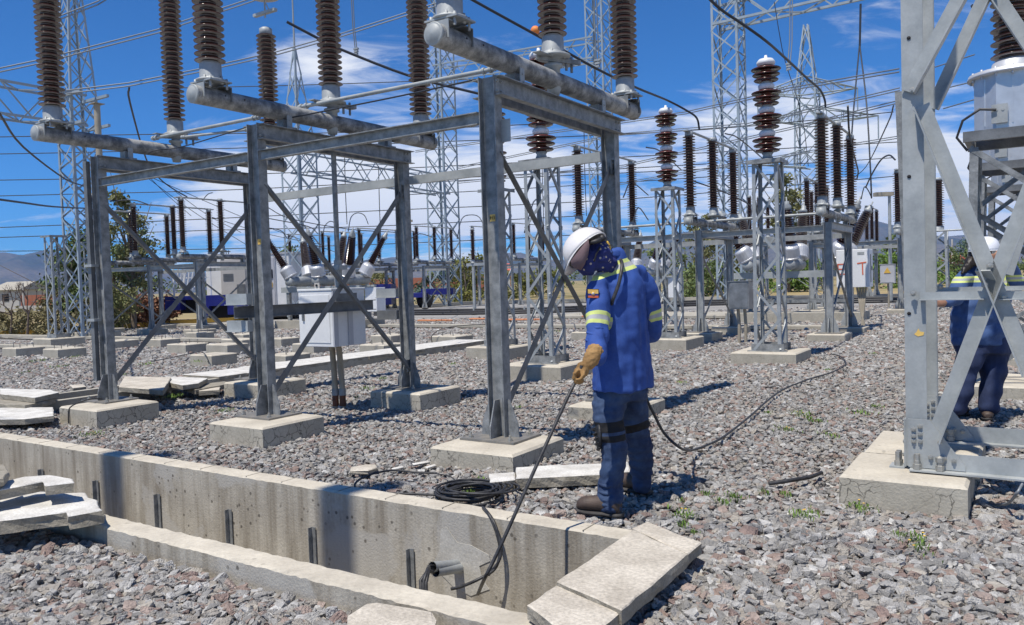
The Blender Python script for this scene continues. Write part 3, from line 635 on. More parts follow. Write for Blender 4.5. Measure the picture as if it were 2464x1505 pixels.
def insulator_stand(u, v, label, top=True, z0=.14, z1=3.19, group='insulator stacks on lattice stands', m_='lattice', sw=.40, seg=24, flip=1):
    t = thing('insulator_stand', label, 'insulator stand', w(u, v, z0), YAW, group)
    lattice_body(t, w(u, v, z0), sw+.03, sw, z0+.02, z1, leg=.055, panels=6, m_=m_, brace=.042)
    mb = MB(); hs = sw/2+.06
    mb.ub(u-hs, u+hs, v-hs, v+hs, z1-.004, z1+.012); mb.ub(u-hs, u+hs, v-hs-.004, v-hs+.004, z1-.05, z1-.005); mb.ub(u+hs-.004, u+hs+.004, v-hs+.005, v+hs, z1-.05, z1-.005); obj('top_plate', mb, 'galv', t)
    mb = MB()
    for s in (-1, 1): mb.ub(u-hs-.05, u+hs+.05, v+s*(sw/2)+(0 if s > 0 else -.08), v+s*(sw/2)+(.08 if s > 0 else 0), z0, z0+.012); mb.ub(u-hs, u+hs, v+s*(sw/2+.012)-.004, v+s*(sw/2+.012)+.004, z0+.013, z0+.12)
    for s in (-1, 1): mb.ub(u+s*(sw/2+.02)-.004, u+s*(sw/2+.02)+.004, v-sw/2+.01, v+sw/2-.01, z0+.013, z0+.12)
    obj('base_frame', mb, 'galv', t)
    if top: cap_stack(t, w(u, v, z1+.012), seg=seg)
    return t
insulator_stand(-2.55, 5.12, 'lattice stand with stacked brown insulators behind the H3 frame, orange ball on the line above')
insulator_stand(.11, 7.78, 'lattice stand with the largest stack of brown insulators, right of centre')
insulator_stand(-2.57, 10.2, 'lattice stand with stacked brown insulators just right of the worker')
insulator_stand(-5.12, 7.7, 'lattice stand half hidden behind the H3 post')
insulator_stand(-20.9, 7.35, 'bare lattice stand without an insulator, far left of the yard', top=False)
insulator_stand(-23.1, 9.75, 'lattice stand with brown insulators seen left of the leftmost near post', seg=14)
for u, v, s, l_ in ((-2.55, 5.12, 1.04, 'concrete footing under the lattice stand behind the H3 post'), (.11, 7.78, 1.02, 'concrete footing under the lattice stand with the largest insulator stack'), (-2.57, 10.2, 1.04, 'concrete footing under the lattice stand just right of the worker'),
                  (-5.12, 7.7, 1.0, 'concrete footing under the lattice stand half hidden by the H3 post'), (-20.9, 7.35, 1.02, 'concrete footing under the bare lattice stand at far left'), (-23.1, 9.75, 1.1, 'concrete footing under the lattice stand behind the leftmost near post')):
    footing(u, v, s, s, .14, l_, mat_='conc_plain')
# orange marker ball
mb = MB(); c = at(1288, 74, 12.15); mb.lathe([(0, -.07)]+[(.07*math.cos(a), .07*math.sin(a)) for a in np.linspace(-1.4, 1.4, 9)]+[(0, .07)], c, ZZ, 16); o = obj('marker_ball', mb, 'orange', loc=c); tag(o, 'orange ball on top of an insulator against the sky', 'ball')
# ================================================================ second and third rows of switches
FARL = []
def far_bay(us, v0, H, lab, seg=12, nshed=22, foot=True, gp_=None):
    st = thing('switch_stand', 'grey steel stand %s' % lab, 'steel stand', w(us[0], v0+1.1, .11), YAW, 'steel stands under the switch poles')
    for i, u in enumerate(us):
        frame_pair(st, u, v0, H, zb=.11, big=False)
        p = switch_pole(u, v0, H, '%s row of three brown insulators %s' % (FN[i], lab) if len(us) > 1 else 'three brown insulators %s' % lab, seg=seg, group=gp_ and 'insulator poles '+gp_, n=nshed)
        if foot:
            for k, v in enumerate((v0, v0+2.19)): footing(u, v, .75, .75, .11, 'pale footing under the %s %s post %s' % (FN[i], ('front', 'rear')[k], lab), mat_='conc_plain')
    for k in range(len(us)-1):
        for v, s, z, m_ in ((v0-.02, -1, H-.12, 'galv_mid'), (v0+2.21, 1, H-.20, 'galv_mid')):
            mb = MB(); chan_u(mb, v, min(us[k], us[k+1])+.09, max(us[k], us[k+1])-.09, z, .12, .06, s); mb.ub(min(us[k], us[k+1])+.09, max(us[k], us[k+1])-.09, v, v+.01, z+.0, z+.002) if 0 else None
            obj('cross_beam', mb, m_, st)
FN = ('right', 'middle', 'left')
far_bay([.15, -2.62, -5.4], 12.15, 2.42, 'behind the lattice stands right of the worker', seg=16, nshed=26)
far_bay([.15, -2.62], 23.3, 2.42, 'far right behind the marked cabinet', gp_='far right')
far_bay([-20.25, -23.0, -25.7], 11.75, 2.42, 'at the back left near the blue trailer', nshed=26, gp_='back left')
far_bay([-26.9, -29.7, -32.4], 27.2, 2.42, 'at the back behind the tilted bushings', gp_='back centre', foot=False)
P_ = fr(at(1021, 700, 44)); far_bay([P_[0], P_[0]-2.75], P_[1], 2.45, 'far back between the rear posts', gp_='far back', foot=False)
P_ = fr(at(1252, 700, 44)); far_bay([P_[0], P_[0]-2.75], P_[1], 2.45, 'far back seen through the H3 frame', gp_='far back', foot=False)
P_ = fr(at(1962, 700, 36)); far_bay([P_[0], P_[0]-2.75], P_[1], 2.9, 'behind the silver breaker tanks', gp_='behind the breaker', foot=False)
P_ = fr(at(2092, 700, 40)); far_bay([P_[0]], P_[1], 2.45, 'small and far, left of the big right tower leg', gp_='far right', foot=False)
# long bright pipe linking the second row
rod('linkage_rod', w(-5.5, 12.9, 2.66), w(.1, 12.9, 2.66), .03, 'galv_light', 'long bright horizontal pipe linking the second row of switches')
rod('linkage_rod', w(.2, 24.2, 2.62), w(8, 24.2, 2.62), .03, 'galv_light', 'bright horizontal pipe beside the big right tower leg')
# grey box on the second row + conduits
def box_on_post(u, v, z0, z1, su, sv, m_, label, conduits=2, zc=-.1):
    t = thing('terminal_box', label, 'control box', w(u, v, z0)); mb = MB(); mb.ub(u-su/2, u+su/2, v-sv/2, v+sv/2, z0, z1); bevel(obj('housing', mb, m_, t), .006)
    mb = MB(); mb.ub(u-su/2-.02, u+su/2+.02, v-sv/2-.02, v+sv/2+.02, z1+.001, z1+.02); obj('lid', mb, m_, t)
    mb = MB(); mb.ub(u-su/2+.03, u+su/2-.03, v-sv/2-.008, v-sv/2-.001, z0+.03, z1-.03); bevel(obj('door', mb, m_, t), .003)
    for k in range(conduits):
        x = u+(k-(conduits-1)/2)*.14; mb = MB(); mb.tube([w(x, v, z0), w(x+.02, v, (z0)/2), w(x+.01, v, zc)], .035, 10); obj('conduit', mb, 'conduit', t)
    return t
q = fr(at(1783, 700, 16.9)); box_on_post(q[0], q[1], .66, 1.24, .42, .34, 'box_steel', 'brushed steel box with two beige conduits on the second row of posts')
q = fr(at(2137, 690, 30)); box_on_post(q[0], q[1], .9, 1.6, .5, .3, 'paint_grey', 'small grey far box with a yellow warning sign', 1)
mb = MB(); c = w(q[0], q[1]-.17, 1.38); mb.prism([(-.12, -.1), (.12, -.1), (0, .12)], c, c-VY*.004, UX, ZZ); o = obj('warning_sign', mb, 'yellow', loc=c); tag(o, 'yellow triangle warning sign on the small far box', 'sign')
# white cabinet with red painted marks
t = thing('marked_cabinet', 'white cabinet with red hand painted marks, under the tilted bushings', 'cabinet', at(2050, 690, 20.5))
cb = at(2013, 690, 20.2); uc, vc = fr(cb)
mb = MB(); mb.ub(uc, uc+.78, vc, vc+.5, .98, 1.93); bevel(obj('housing', mb, 'paint_white', t), .01)
for k in range(4): q = MB(); x = uc+.45+k*.07; q.tube([w(x, vc+.2, .98), w(x-.05*(k-2), vc+.1, .4), w(x-.1*(k-2), vc+.05, -.1)], .03, 8); obj('conduit', q, 'conduit', t)
def strokes(segs, o, s, th, parent, m_='red_paint', name='painted_mark'):
    mb = MB()
    for a, b in segs:
        p = o+UX*a[0]*s+ZZ*a[1]*s; q = o+UX*b[0]*s+ZZ*b[1]*s; d = unit(q-p); mb.beam([(-th/2, 0), (th/2, 0), (th/2, .003), (-th/2, .003)], p-d*th*.4, q+d*th*.4, np.cross(d, VY))
    return obj(name, mb, m_, parent)
strokes([((1, 1), (0, 1)), ((0, 1), (0, .5)), ((0, .5), (.9, .5)), ((.9, .5), (.9, 0)), ((.9, 0), (0, 0))], w(uc+.04, vc-.004, 1.32), .25, .03, t)
strokes([((-.25, .9), (.6, 1)), ((.25, .95), (.28, -.35))], w(uc+.56, vc-.004, 1.38), .22, .03, t)
mb = MB(); mb.ub(uc+.50, uc+.66, vc-.004, vc-.001, 1.79, 1.86); obj('name_plate', mb, 'cast', t)
mb = MB(); mb.ub(uc+.781, uc+.786, vc+.1, vc+.2, 1.1, 1.8); mb.tube([w(uc+.781, vc+.33, 1.45), w(uc+.79, vc+.33, 1.45)], .06, 10); obj('vent', mb, 'galv_dark', t)
# ================================================================ circuit breakers with leaning bushings
def breaker(P, rz, label, scale=1., zp=1.35, seg=16, cab=True):
    t = thing('circuit_breaker', label, 'circuit breaker', (P[0], P[1], 0), rz, 'circuit breakers with leaning bushings')
    a = np.array([math.cos(rz), math.sin(rz), 0]); b = np.array([-math.sin(rz), math.cos(rz), 0]); o = npv([P[0], P[1], 0])
    def W(x, y, z): return o+a*x+b*y+ZZ*z
    mb = MB()
    for y in (-.45, .45): mb.box(W(0, y, zp), (3.6, .12, .2), (a, b, ZZ))
    for x in (-1.7, 0, 1.7): mb.box(W(x, 0, zp-.02), (.12, .8, .12), (a, b, ZZ))
    obj('platform', mb, 'galv_light', t)
    mb = MB()
    for x in (-1.5, 1.5):
        for y in (-.42, .42): mb.box(W(x, y, zp/2), (.12, .12, zp), (a, b, ZZ))
    for s in (-1, 1):
        for y in (-.42, .42): mb.beam([(-.04, 0), (.04, 0), (.04, .01), (-.04, .01)], W(1.45*s, y-.07, .35), W(.1*s, y-.07, zp-.1), b)
    for y in (-.42, .42): mb.box(W(0, y-.07, .55), (3.0, .01, .1), (a, b, ZZ))
    obj('legs_frame', mb, 'galv', t)
    mb = MB(); mb.box(W(0, 0, .06), (3.9, 1.5, .3), (a, b, ZZ)); obj('plinth', mb, 'conc_plain', t)
    for x in (-1.25, 0, 1.25):
        mb = MB(); mb.lathe([(0, -.72), (.16, -.72), (.17, -.68), (.17, -.3), (.19, -.28), (.19, .28), (.17, .3), (.17, .68), (.16, .72), (0, .72)], W(x, 0, zp+.30), b, seg)
        tk = obj('tank', mb, 'cast', t)
        for s in (-1, 1):
            lean = -.42*s if x < 0 else (.42*s if x > 0 else 0)
            ax = unit(ZZ+b*.34*s+a*(.45 if x > 0 else (-.45 if x < 0 else 0.02)))
            c = W(x, .46*s, zp+.36)
            mb = MB(); mb.lathe([(.12, 0), (.13, .12), (.25, .13), (.27, .15), (.27, .18), (.255, .19), (.255, .46), (.24, .50), (.18, .56), (.11, .62)], c, ax, 20, smooth=False); obj('turret', mb, 'tank', tk)
            mb = MB(); Pp, M = shed_profile(.60, 15, .069, .115, .20); mb.lathe([(r*(1-.33*(z-.6)/1.1), z) for r, z in Pp], c, ax, seg, mis=M); bs = obj('bushing', mb, ['porc', 'porc_dust', 'porc_red'], t)
            mb = MB(); mb.lathe([(.08, 1.63), (.12, 1.66), (.12, 1.72), (.07, 1.78), (.07, 1.86), (.02, 1.88), (.02, 2.0), (0, 2.0)], c, ax, seg); obj('terminal', mb, 'cast', bs)
    if cab: mb = MB(); mb.box(W(2.1, 0, zp*.68), (.5, .55, .85), (a, b, ZZ)); bevel(obj('control_cabinet', mb, 'paint_white', t), .01)
    return t
breaker(at(1915, 700, 24.2), YAW, 'grey circuit breaker with silver tanks and brown bushings behind the second row', cab=False)
breaker(at(790, 700, 29.5), YAW+.12, 'circuit breaker with leaning bushings seen behind the white drive box')
breaker(at(1520, 700, 36), YAW, 'small far circuit breaker showing just right of the worker collar')
# ================================================================ big right tower leg
t = thing('gantry_leg', 'tall light grey bolted lattice leg filling the right edge of the photo', 'lattice tower', w(3.0, -.05, .17), YAW)
v1 = -.05; v2 = .62
def ang(name, p, q, a, th, side, m_='galv_light', flange=None, par=None):
    mb = MB(); f_ = flange if flange is not None else a
    mb.beam([(-a/2, 0), (a/2, 0), (a/2, th), (-a/2+th, th), (-a/2+th, f_), (-a/2, f_)], p, q, side); return obj(name, mb, m_, par or t)
def vleg(ax_, ay_, name, a=.115, b=.12, lean=0., ztop=6.2, m_='galv_light', top=None):
    p = w(ax_, ay_, .19); q = w(ax_+lean, ay_, ztop); mb = MB(); th = .01
    mb.prism([(0, 0), (a, 0), (a, th), (th, th), (th, b), (0, b)], p, q, UX, VY); return obj(name, mb, m_, t)
vleg(2.995, v1, 'leg'); vleg(2.985, v2+.1, 'leg', .12, -.12, ztop=6.2)
vleg(4.6, v1, 'leg'); vleg(4.6, v2+.1, 'leg', .12, -.12)
FP = lambda x, y: onv(x, y, v1-.012)
BP = lambda x, y: onv(x, y, v2+.1)
ang('brace', FP(2186, 222), FP(2318, -20), .085, .008, VY*0+ZZ)
ang('brace', FP(2218, 255), FP(2480, 900), .085, .008, ZZ)
ang('brace', FP(2246, 1058), FP(2500, 400), .082, .008, ZZ)
ang('brace', BP(2244, 262), BP(2380, -30), .085, .008, ZZ)
ang('brace', BP(2390, -20), BP(2490, 130), .085, .008, ZZ)
ang('brace', BP(2480, 470), BP(2420, 660), .085, .008, ZZ)
ang('brace', FP(2352, 640), FP(2470, 870)+VY*.5, .085, .008, ZZ)
for (x0, y0, x1, y1, f) in ((2214, 723, 2368, 722, FP), (2252, 703, 2480, 702, BP), (2405, 722, 2480, 722, FP)):
    p, q = f(x0, y0), f(x1, y1); q = npv([q[0], q[1], p[2]]); mb = MB(); mb.beam(LP(.048 if f is FP else .03, .006), p, q, ZZ); obj('strut', mb, 'galv_light', t)
for v, (ya, yb) in ((v1-.014, (1092, 1132)), (v2+.1, (1020, 1058))):
    P = onv(2300, yb, v); u0 = 3.02; mb = MB()
    mb.ub(u0+.0, 4.7, v-.008, v, P[2]-.01, P[2]+.095); mb.ub(u0+.0, 4.7, v-.075, v-.009, P[2]-.014, P[2]-.004); obj('base_rail', mb, 'galv_light', t)
    zz = P[2]; mb = MB(); mb.prism([(0, 0), (.30, 0), (.30, .03), (.115, .29), (0, .29)], w(u0-.01, v-.010, zz+.0), w(u0-.01, v-.018, zz+.0), UX, ZZ); gsp = obj('gusset', mb, 'galv_light', t)
    for du, dz in ((.03, .23), (.065, .25), (.03, .19), (.065, .205), (.03, .16), (.065, .16), (.04, .07), (.12, .07), (.19, .07), (.24, .06)):
        mb = MB(); mb.lathe([(.0145, 0), (.0145, .010), (.008, .011), (.008, .018), (0, .018)], w(u0-.01+du, v-.018, zz+dz), -VY, 6, smooth=False); obj('bolt', mb, 'bolt', gsp)
    for du in (-.02+.06, .16):
        mb = MB(); c = w(u0+du, v-.045, zz-.002); mb.lathe([(.024, 0), (.024, .03), (.018, .032), (.018, .05), (.024, .052) if du > .1 else (.017, .052), (.024, .078) if du > .1 else (.016, .09), (0, .09)], c, ZZ, 6, smooth=False); obj('anchor_bolt', mb, 'bolt', t)
mb = MB(); mb.ub(2.90, 2.985, v1+.0, v1+.12, .166, .178); mb.ub(2.982, 2.993, v1+.01, v1+.14, .18, .47); obj('side_plate', mb, 'galv_light', t)
for dz in (.08, .15, .2, .26): mb = MB(); mb.lathe([(.014, 0), (.014, .012), (0, .016)], w(2.982, v1+.05+.04*(dz > .1), .17+dz), -UX, 6, smooth=False); obj('bolt', mb, 'bolt', t)
for dv in (.04, .09): mb = MB(); mb.lathe([(.022, 0), (.022, .03), (.016, .03), (.016, .085), (0, .085)], w(2.945, v1+dv, .178), ZZ, 6, smooth=False); obj('anchor_bolt', mb, 'bolt', t)
for (x, y, f) in ((2197, 218, FP), (2370, 686, FP), (2382, 640, FP), (2263, 690, BP), (2415, 715, FP), (2198, 706, FP), (2262, 1062, FP)):
    mb = MB(); c = f(x, y)-VY*.012; mb.lathe([(.02, 0), (.02, .003), (.0135, .003), (.0135, .013), (.008, .014), (.008, .026), (0, .026)], c, -VY, 6, smooth=False); obj('bolt', mb, 'bolt', t)
for (x, y) in ((2186, 91), (2187, 425), (2187, 755)): mb = MB(); c = FP(x, y)+VY*.010; mb.lathe([(.011, 0), (.011, .002), (0, .002)], c, -VY, 10); obj('bolt_hole', mb, 'dark', t)
mb = MB(); r_ = random.Random(5); c = FP(2208, 805)+VY*.011
obj('rust_stain', mb.prism([(-.02, 0), (.0, -.014), (.03, -.006), (.034, .012), (.012, .016), (.004, .034), (-.008, .012)], c, c-VY*.0012, UX, ZZ), 'label_yellow', t)
# second, shorter leg just behind on the left
t = thing('rear_leg', 'short grey angle post left of the big tower leg, cut off at mid height', 'steel post', w(2.9, .75, .17), YAW)
mb = MB(); p = npv(gp(2186, 1060, .17)); p = w(2.93, v2+.14, .17); q = onv(2153, 222, v2+.14); mb.prism([(0, 0), (.09, 0), (.09, .01), (.01, .01), (.01, .09), (0, .09)], p, q, UX, VY); obj('leg', mb, 'galv', t)
footing(3.0, .0, .67, .70, .168, 'large concrete footing under the big right tower leg', h=.5)
footing(3.02, .82, .68, .76, .166, 'concrete footing behind the big right tower leg', h=.5)
footing(4.75, .0, .67, .70, .168, 'concrete footing of the tower leg beyond the right edge', h=.5)
# ================================================================ instrument transformers on lattice stands
TRL = ('nearest', 'second', 'third')
for k, Y in enumerate((8.75, 11.4, 14.7)):
    xl = (2337, 2356, 2381)[k]; P = at(xl, 700, Y); u, v = fr(P); u += .40; v += .35
    s = thing('instrument_transformer', '%s silver tank with fat brown insulator on a stand, right edge' % TRL[k], 'transformer', w(u, v, .12), YAW, 'silver tanks on lattice stands')
    zt = 1.375+(658-335)/1918*8.75
    lattice_body(s, w(u, v, .12), .92, .80, .12, zt-.17, leg=.085, panels=4, m_='galv', brace=.06)
    mb = MB(); 
    for a in (-.42, .42): mb.ub(u-.46, u+.46, v+a-.03, v+a+.03, zt-.11, zt); mb.ub(u+a-.03, u+a+.03, v-.38, v+.38, zt-.105, zt-.005)
    obj('top_frame', mb, 'galv_dark', s)
    mb = MB(); pts = [(.36*math.cos(a), .36*math.sin(a)) for a in [2*math.pi*(i+.5)/8 for i in range(8)]]; pts = [(x*1.1, y*1.1) for x, y in pts]
    mb.prism(pts, w(u, v, zt+.002), w(u, v, zt+.60), UX, VY)
    for i in range(8): a = 2*math.pi*(i)/8; mb.box(w(u, v, zt+.31)+(UX*math.cos(a)+VY*math.sin(a))*.366, (.012, .012, .5), (UX, VY, ZZ))
    obj('tank', mb, 'alu', s)
    mb = MB(); mb.lathe([(0, 0), (.44, 0), (.44, .025), (.43, .03), (.43, .05), (.22, .055), (.20, .16), (.17, .19), (0, .19)], w(u, v, zt+.60), ZZ, 28)
    for i in range(16): a = 2*math.pi*i/16; mb.lathe([(.012, -.03), (.012, .07), (0, .07)], w(u, v, zt+.60)+(UX*math.cos(a)+VY*math.sin(a))*.405, ZZ, 6)
    obj('lid', mb, 'tank', s)
    mb = MB(); Pp, M = shed_profile(zt+.80, 24, .072, .135, .215, .87); mb.lathe(Pp, w(u, v, 0), ZZ, 28, mis=M); obj('insulator', mb, ['porc', 'porc_dust', 'porc_red'], s)
    mb = MB(); mb.box(w(u-.12, v-.405, zt+.16), (.15, .02, .20), (UX, VY, ZZ)); mb.tube([w(u-.15, v-.42, zt+.2), w(u-.15, v-.40, zt+.2)], .015, 8); mb.tube([w(u-.09, v-.42, zt+.2), w(u-.09, v-.40, zt+.2)], .015, 8); obj('earth_terminal', mb, 'galv_light', s)
    mb = MB(); mb.tube([w(u-.15, v-.43, zt+.2), w(u-.3, v-.46, zt+.22), w(u-.46, v-.46, zt+.12), w(u-.52, v-.42, zt-.05), w(u-.42, v-.40, zt-.2)], .014, 8); obj('earth_cable', mb, 'black_rubber', s)
    footing(u, v, 1.25, 1.25, .12, 'pale concrete footing under the %s silver tank stand' % TRL[k], mat_='conc_plain')
# thick insulator on a lattice stand seen between the two tower legs
q = fr(at(2258, 700, 28)); s = thing('bushing_stand', 'far brown insulator on a thin lattice stand right of the big tower leg', 'insulator stand', w(q[0], q[1], 0), YAW)
lattice_body(s, w(q[0], q[1], 0), .7, .6, 0, 2.7, leg=.08, panels=5, brace=.06); post_insulator(s, w(q[0], q[1], 2.7), h=1.6, n=20, rc=.15, rs=.22, seg=12)
# mid distance single post
q = fr(at(1141, 700, 42)); s = thing('post_with_insulator', 'lone slim post with one brown insulator before the bushes at centre', 'insulator stand', w(q[0], q[1], 0), YAW)
mb = MB(); mb.ub(q[0]-.06, q[0]+.06, q[1]-.06, q[1]+.06, 0, 2.45); mb.ub(q[0]-.4, q[0]+.9, q[1]-.08, q[1]+.08, 2.3, 2.45); obj('post', mb, 'lattice', s); post_insulator(s, w(q[0], q[1], 2.45), seg=12, n=18)
# ================================================================ gantry towers and lattice girders
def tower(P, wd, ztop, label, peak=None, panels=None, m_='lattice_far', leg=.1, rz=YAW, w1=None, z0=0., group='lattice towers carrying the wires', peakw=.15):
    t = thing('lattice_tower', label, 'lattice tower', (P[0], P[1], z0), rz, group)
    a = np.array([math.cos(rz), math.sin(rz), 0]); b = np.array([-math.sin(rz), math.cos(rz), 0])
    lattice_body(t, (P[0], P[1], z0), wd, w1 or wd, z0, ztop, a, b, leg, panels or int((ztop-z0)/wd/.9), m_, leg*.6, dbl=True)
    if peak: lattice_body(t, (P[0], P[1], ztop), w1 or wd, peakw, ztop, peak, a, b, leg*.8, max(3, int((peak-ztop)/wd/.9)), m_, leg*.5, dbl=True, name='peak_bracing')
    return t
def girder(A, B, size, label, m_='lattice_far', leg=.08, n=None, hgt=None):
    """horizontal box girder of lacing between two points (centre of the bottom)"""
    A = npv(A); B = npv(B); d = B-A; Ld = np.linalg.norm(d); d = d/Ld; s = unit(np.cross(ZZ, d)); h = hgt or size
    t = thing('lattice_girder', label, 'lattice girder', A, 0, 'lattice girders overhead'); n = n or int(Ld/size)
    for x in (-1, 1):
        for z in (0, h):
            mb = MB(); mb.box((A+B)/2+s*x*size/2+ZZ*z, (Ld, leg, leg), (d, s, ZZ)); obj('chord', mb, m_, t)
    mb = MB(); bw = leg*.55
    for k in range(n):
        p0 = A+d*Ld*k/n; p1 = A+d*Ld*(k+1)/n; q = 1 if k % 2 else 0
        for x in (-1, 1):
            a_, b_ = p0+s*x*size/2+ZZ*(h*q), p1+s*x*size/2+ZZ*(h*(1-q)); mb.beam([(-bw/2, -bw/2), (bw/2, -bw/2), (bw/2, bw/2), (-bw/2, bw/2)], a_, b_, ZZ)
        for z in (0, h): mb.beam([(-bw/2, -bw/2), (bw/2, -bw/2), (bw/2, bw/2), (-bw/2, bw/2)], p0+s*size/2*(1 if q else -1)+ZZ*z, p1+s*size/2*(-1 if q else 1)+ZZ*z, ZZ)
    obj('lacing', mb, m_, t); return t
def G(x, Y, z=0.): p = at(x, 690, Y); return npv([p[0], p[1], z])
T1 = G(207, 27); tower(T1, .92, 8.0, 'tall lattice tower at left with a tapering peak and a girder going left', peak=14.2, leg=.085, panels=10)
girder(T1+ZZ*7.0+UX*.2, T1+ZZ*7.0-VY*14, .85, 'lattice girder running off the left edge', leg=.07, hgt=1.0)
mb = MB(); 
for s in (-1, 1):
    for z in (7.02, 8.0): mb.box(T1+VY*0+ZZ*z+VY*s*.45+UX*.35, (1.5, .09, .09))
o = obj('girder_end', mb, 'lattice_far', loc=T1+ZZ*7.5); tag(o, 'short girder stub on the left lattice tower', 'lattice girder')
T2 = G(732, 40); tower(T2, 1.25, 8.2, 'thin peaked lattice tower left of centre with a lightning rod', peak=13.3, leg=.10, peakw=.12)
mb = MB(); mb.tube([T2+ZZ*13.2, T2+ZZ*19], [.05, .02], 6); o = obj('lightning_rod', mb, 'lattice', loc=T2+ZZ*13.2); tag(o, 'thin lightning rod rising from the thin peaked tower', 'lightning rod')
T3 = G(1073, 52); tower(T3, 1.5, 21, 'tall straight lattice tower at centre behind the steel frames', leg=.12)
girder(T2+ZZ*7.2, T3+ZZ*7.2, 1.1, 'lattice girder between the two centre towers', leg=.075)
T4 = G(1455, 44); tower(T4, 1.05, 22, 'tall lattice tower right of the worker helmet', leg=.09)
girder(T3+ZZ*14.3, T4+ZZ*13.4, 1.1, 'high lattice girder left of the tower above the worker', leg=.08)
T5 = G(1765, 42); tower(T5, 1.38, 16.6, 'straight lattice tower right of centre under the high girder', leg=.12, peak=22)
girder(T5+ZZ*14.4-UX*.6, T5+ZZ*14.4+npv([12.5, -8.1, 0])+ZZ*.3, 1.3, 'high lattice girder at the top right', leg=.12)
girder(T5+ZZ*14.4+npv([12.5, -8.1, 0])*.76+VY*1, T5+ZZ*14.4+npv([12.5, -8.1, 0])*.76-VY*8, 1.2, 'crossing girder at the top right, above the forked wires', leg=.1)
T6 = G(1950, 85); tt = tower(T6, 2.6, 20, 'far pylon with cross arms on the right', peak=27.5, leg=.17, w1=2.2, peakw=.5)
a = np.array([math.cos(YAW), math.sin(YAW), 0])
for z, ll in ((12.5, (-5, 1.)), (20.0, (-5, 5)), (17.0, (-3.5, 7.0))):
    for e in ll:
        if abs(e) < 2: continue
        mb = MB(); tip = T6+ZZ*(z+.6)+npv([1, -.15, 0])*e
        for s in (-1, 1):
            mb.tube([T6+ZZ*z+VY*s*1.1, tip], .08, 4); mb.tube([T6+ZZ*(z+2)+VY*s*1.1, tip], .07, 4)
            for f in (.25, .5, .75): mb.tube([(T6+ZZ*z+VY*s*1.1)*(1-f)+tip*f, (T6+ZZ*(z+2)+VY*s*1.1)*(1-f)+tip*f], .05, 4); mb.tube([(T6+ZZ*z+VY*s*1.1)*(1-f)+tip*f, (T6+ZZ*(z+2)+VY*s*1.1)*(1.25-f)+tip*(f-.25)], .05, 4)
        mb.tube([tip, tip-ZZ*2.4], .07, 5); obj('cross_arm', mb, 'lattice_far', tt)
# post at left with pale pole
mb = MB(); P = G(255, 22.5); mb.tube([P, P+ZZ*6.7], .085, 10); mb.box(P+ZZ*6.72, (.3, .3, .02)); o = obj('pale_pole', mb, 'conduit', loc=P); tag(o, 'slim pale round pole right of the left lattice tower', 'pole')
# ================================================================ wires
NW = [0]
def wire(pts, r, label, grp='overhead wires', m_='wire', cat='wire', n=5, name='overhead_wire'):
    P = [at(x, y, Y) for x, y, Y in pts]; return cable(name, P, r, m_, label, cat, grp, n, 4)
def twin(pts, r, label, gap=.05, m_='wire_alu'):
    P = [at(x, y, Y) for x, y, Y in pts]
    t = thing('twin_wire', label, 'wire', P[0], 0, 'overhead wires')
    for s in (-1, 1):
        Q = [p+ZZ*s*gap*.6 for p in P]; mb = MB(); mb.tube(Q, r, 5); obj('strand', mb, m_, t)
    d = unit(P[-1]-P[0])
    return t
twin([(-60, 190, 13), (0, 169, 13), (94, 149, 13.3), (378, 76, 14.2), (607, 0, 15), (680, -30, 15.2)], .012, 'upper left twin wires passing behind the tall insulators')
twin([(160, 222, 15), (309, 204, 15), (481, 170, 15.5), (668, 128, 16), (821, 85, 16.5), (1063, 7, 17), (1130, -20, 17)], .013, 'twin wires crossing behind the middle tubes up to the top centre')
twin([(120, 52, 14), (235, 8, 14.5), (290, -25, 15)], .012, 'short twin wires in the top left corner')
0 and rod('bus_tube', at(645, 88, 13), at(480, 56, 13.4), .03, 'galv_light', 'short grey tube between insulators at the top left', 'bus tube', clamps=False)
0 and rod('bus_tube', at(1000, 190, 15), at(1005, 191, 15), .03, 'galv_light', 'short grey fitting on the twin wires', 'bus tube', clamps=False)
wire([(690, 53, 12), (768, 94, 12.2), (824, 121, 12.4), (988, 184, 12.6), (1144, 224, 12.8), (1300, 262, 13), (1440, 310, 13.3)], .022, 'thick dark wire sloping down from the saucer insulator')
wire([(1100, -25, 11.5), (1137, 0, 11.6), (1311, 96, 12.1), (1434, 165, 12.8), (1528, 210, 14), (1606, 242, 16.3), (1655, 268, 16.6), (1677, 285, 16.7), (1683, 312, 16.8)], .022, 'thick dark wire passing over the insulator with the orange ball')
wire([(1690, -20, 11.5), (1732, 21, 11.8), (1785, 57, 12), (1842, 98, 12.25), (1892, 142, 13.5), (1938, 185, 15), (1972, 215, 16), (1984, 240, 16.3), (1986, 258, 16.4)], .022, 'thick dark wire passing over the largest insulator stack')
for k, (pts, l_) in enumerate((([(847, -10, 16), (851, 70, 16), (857, 122, 16)], 'hanging twin droppers at the top centre left'), ([(1432, -10, 13), (1435, 80, 13), (1438, 150, 13)], 'hanging twin droppers beside the second tall tower'), ([(1904, -10, 15.5), (1903, 100, 15.4), (1898, 158, 15.3)], 'hanging twin droppers right of the largest stack'))):
    P = [at(*p) for p in pts]; t = thing('dropper', l_, 'wire', P[-1], 0, 'hanging droppers')
    for s in (-1, 1): mb = MB(); mb.tube([p+UX*s*.022 for p in P], .011, 5); obj('strand', mb, 'wire_alu', t)
    mb = MB()
    for j in range(3): mb.box(P[-1]+ZZ*(.03-.05*j), (.11-.02*j, .05, .03))
    for s in (-1, 1): mb.tube([P[-1]+UX*s*.04+ZZ*.05, P[-1]+UX*s*.04-ZZ*.1], .008, 5)
    obj('clamp', mb, 'cast', t)
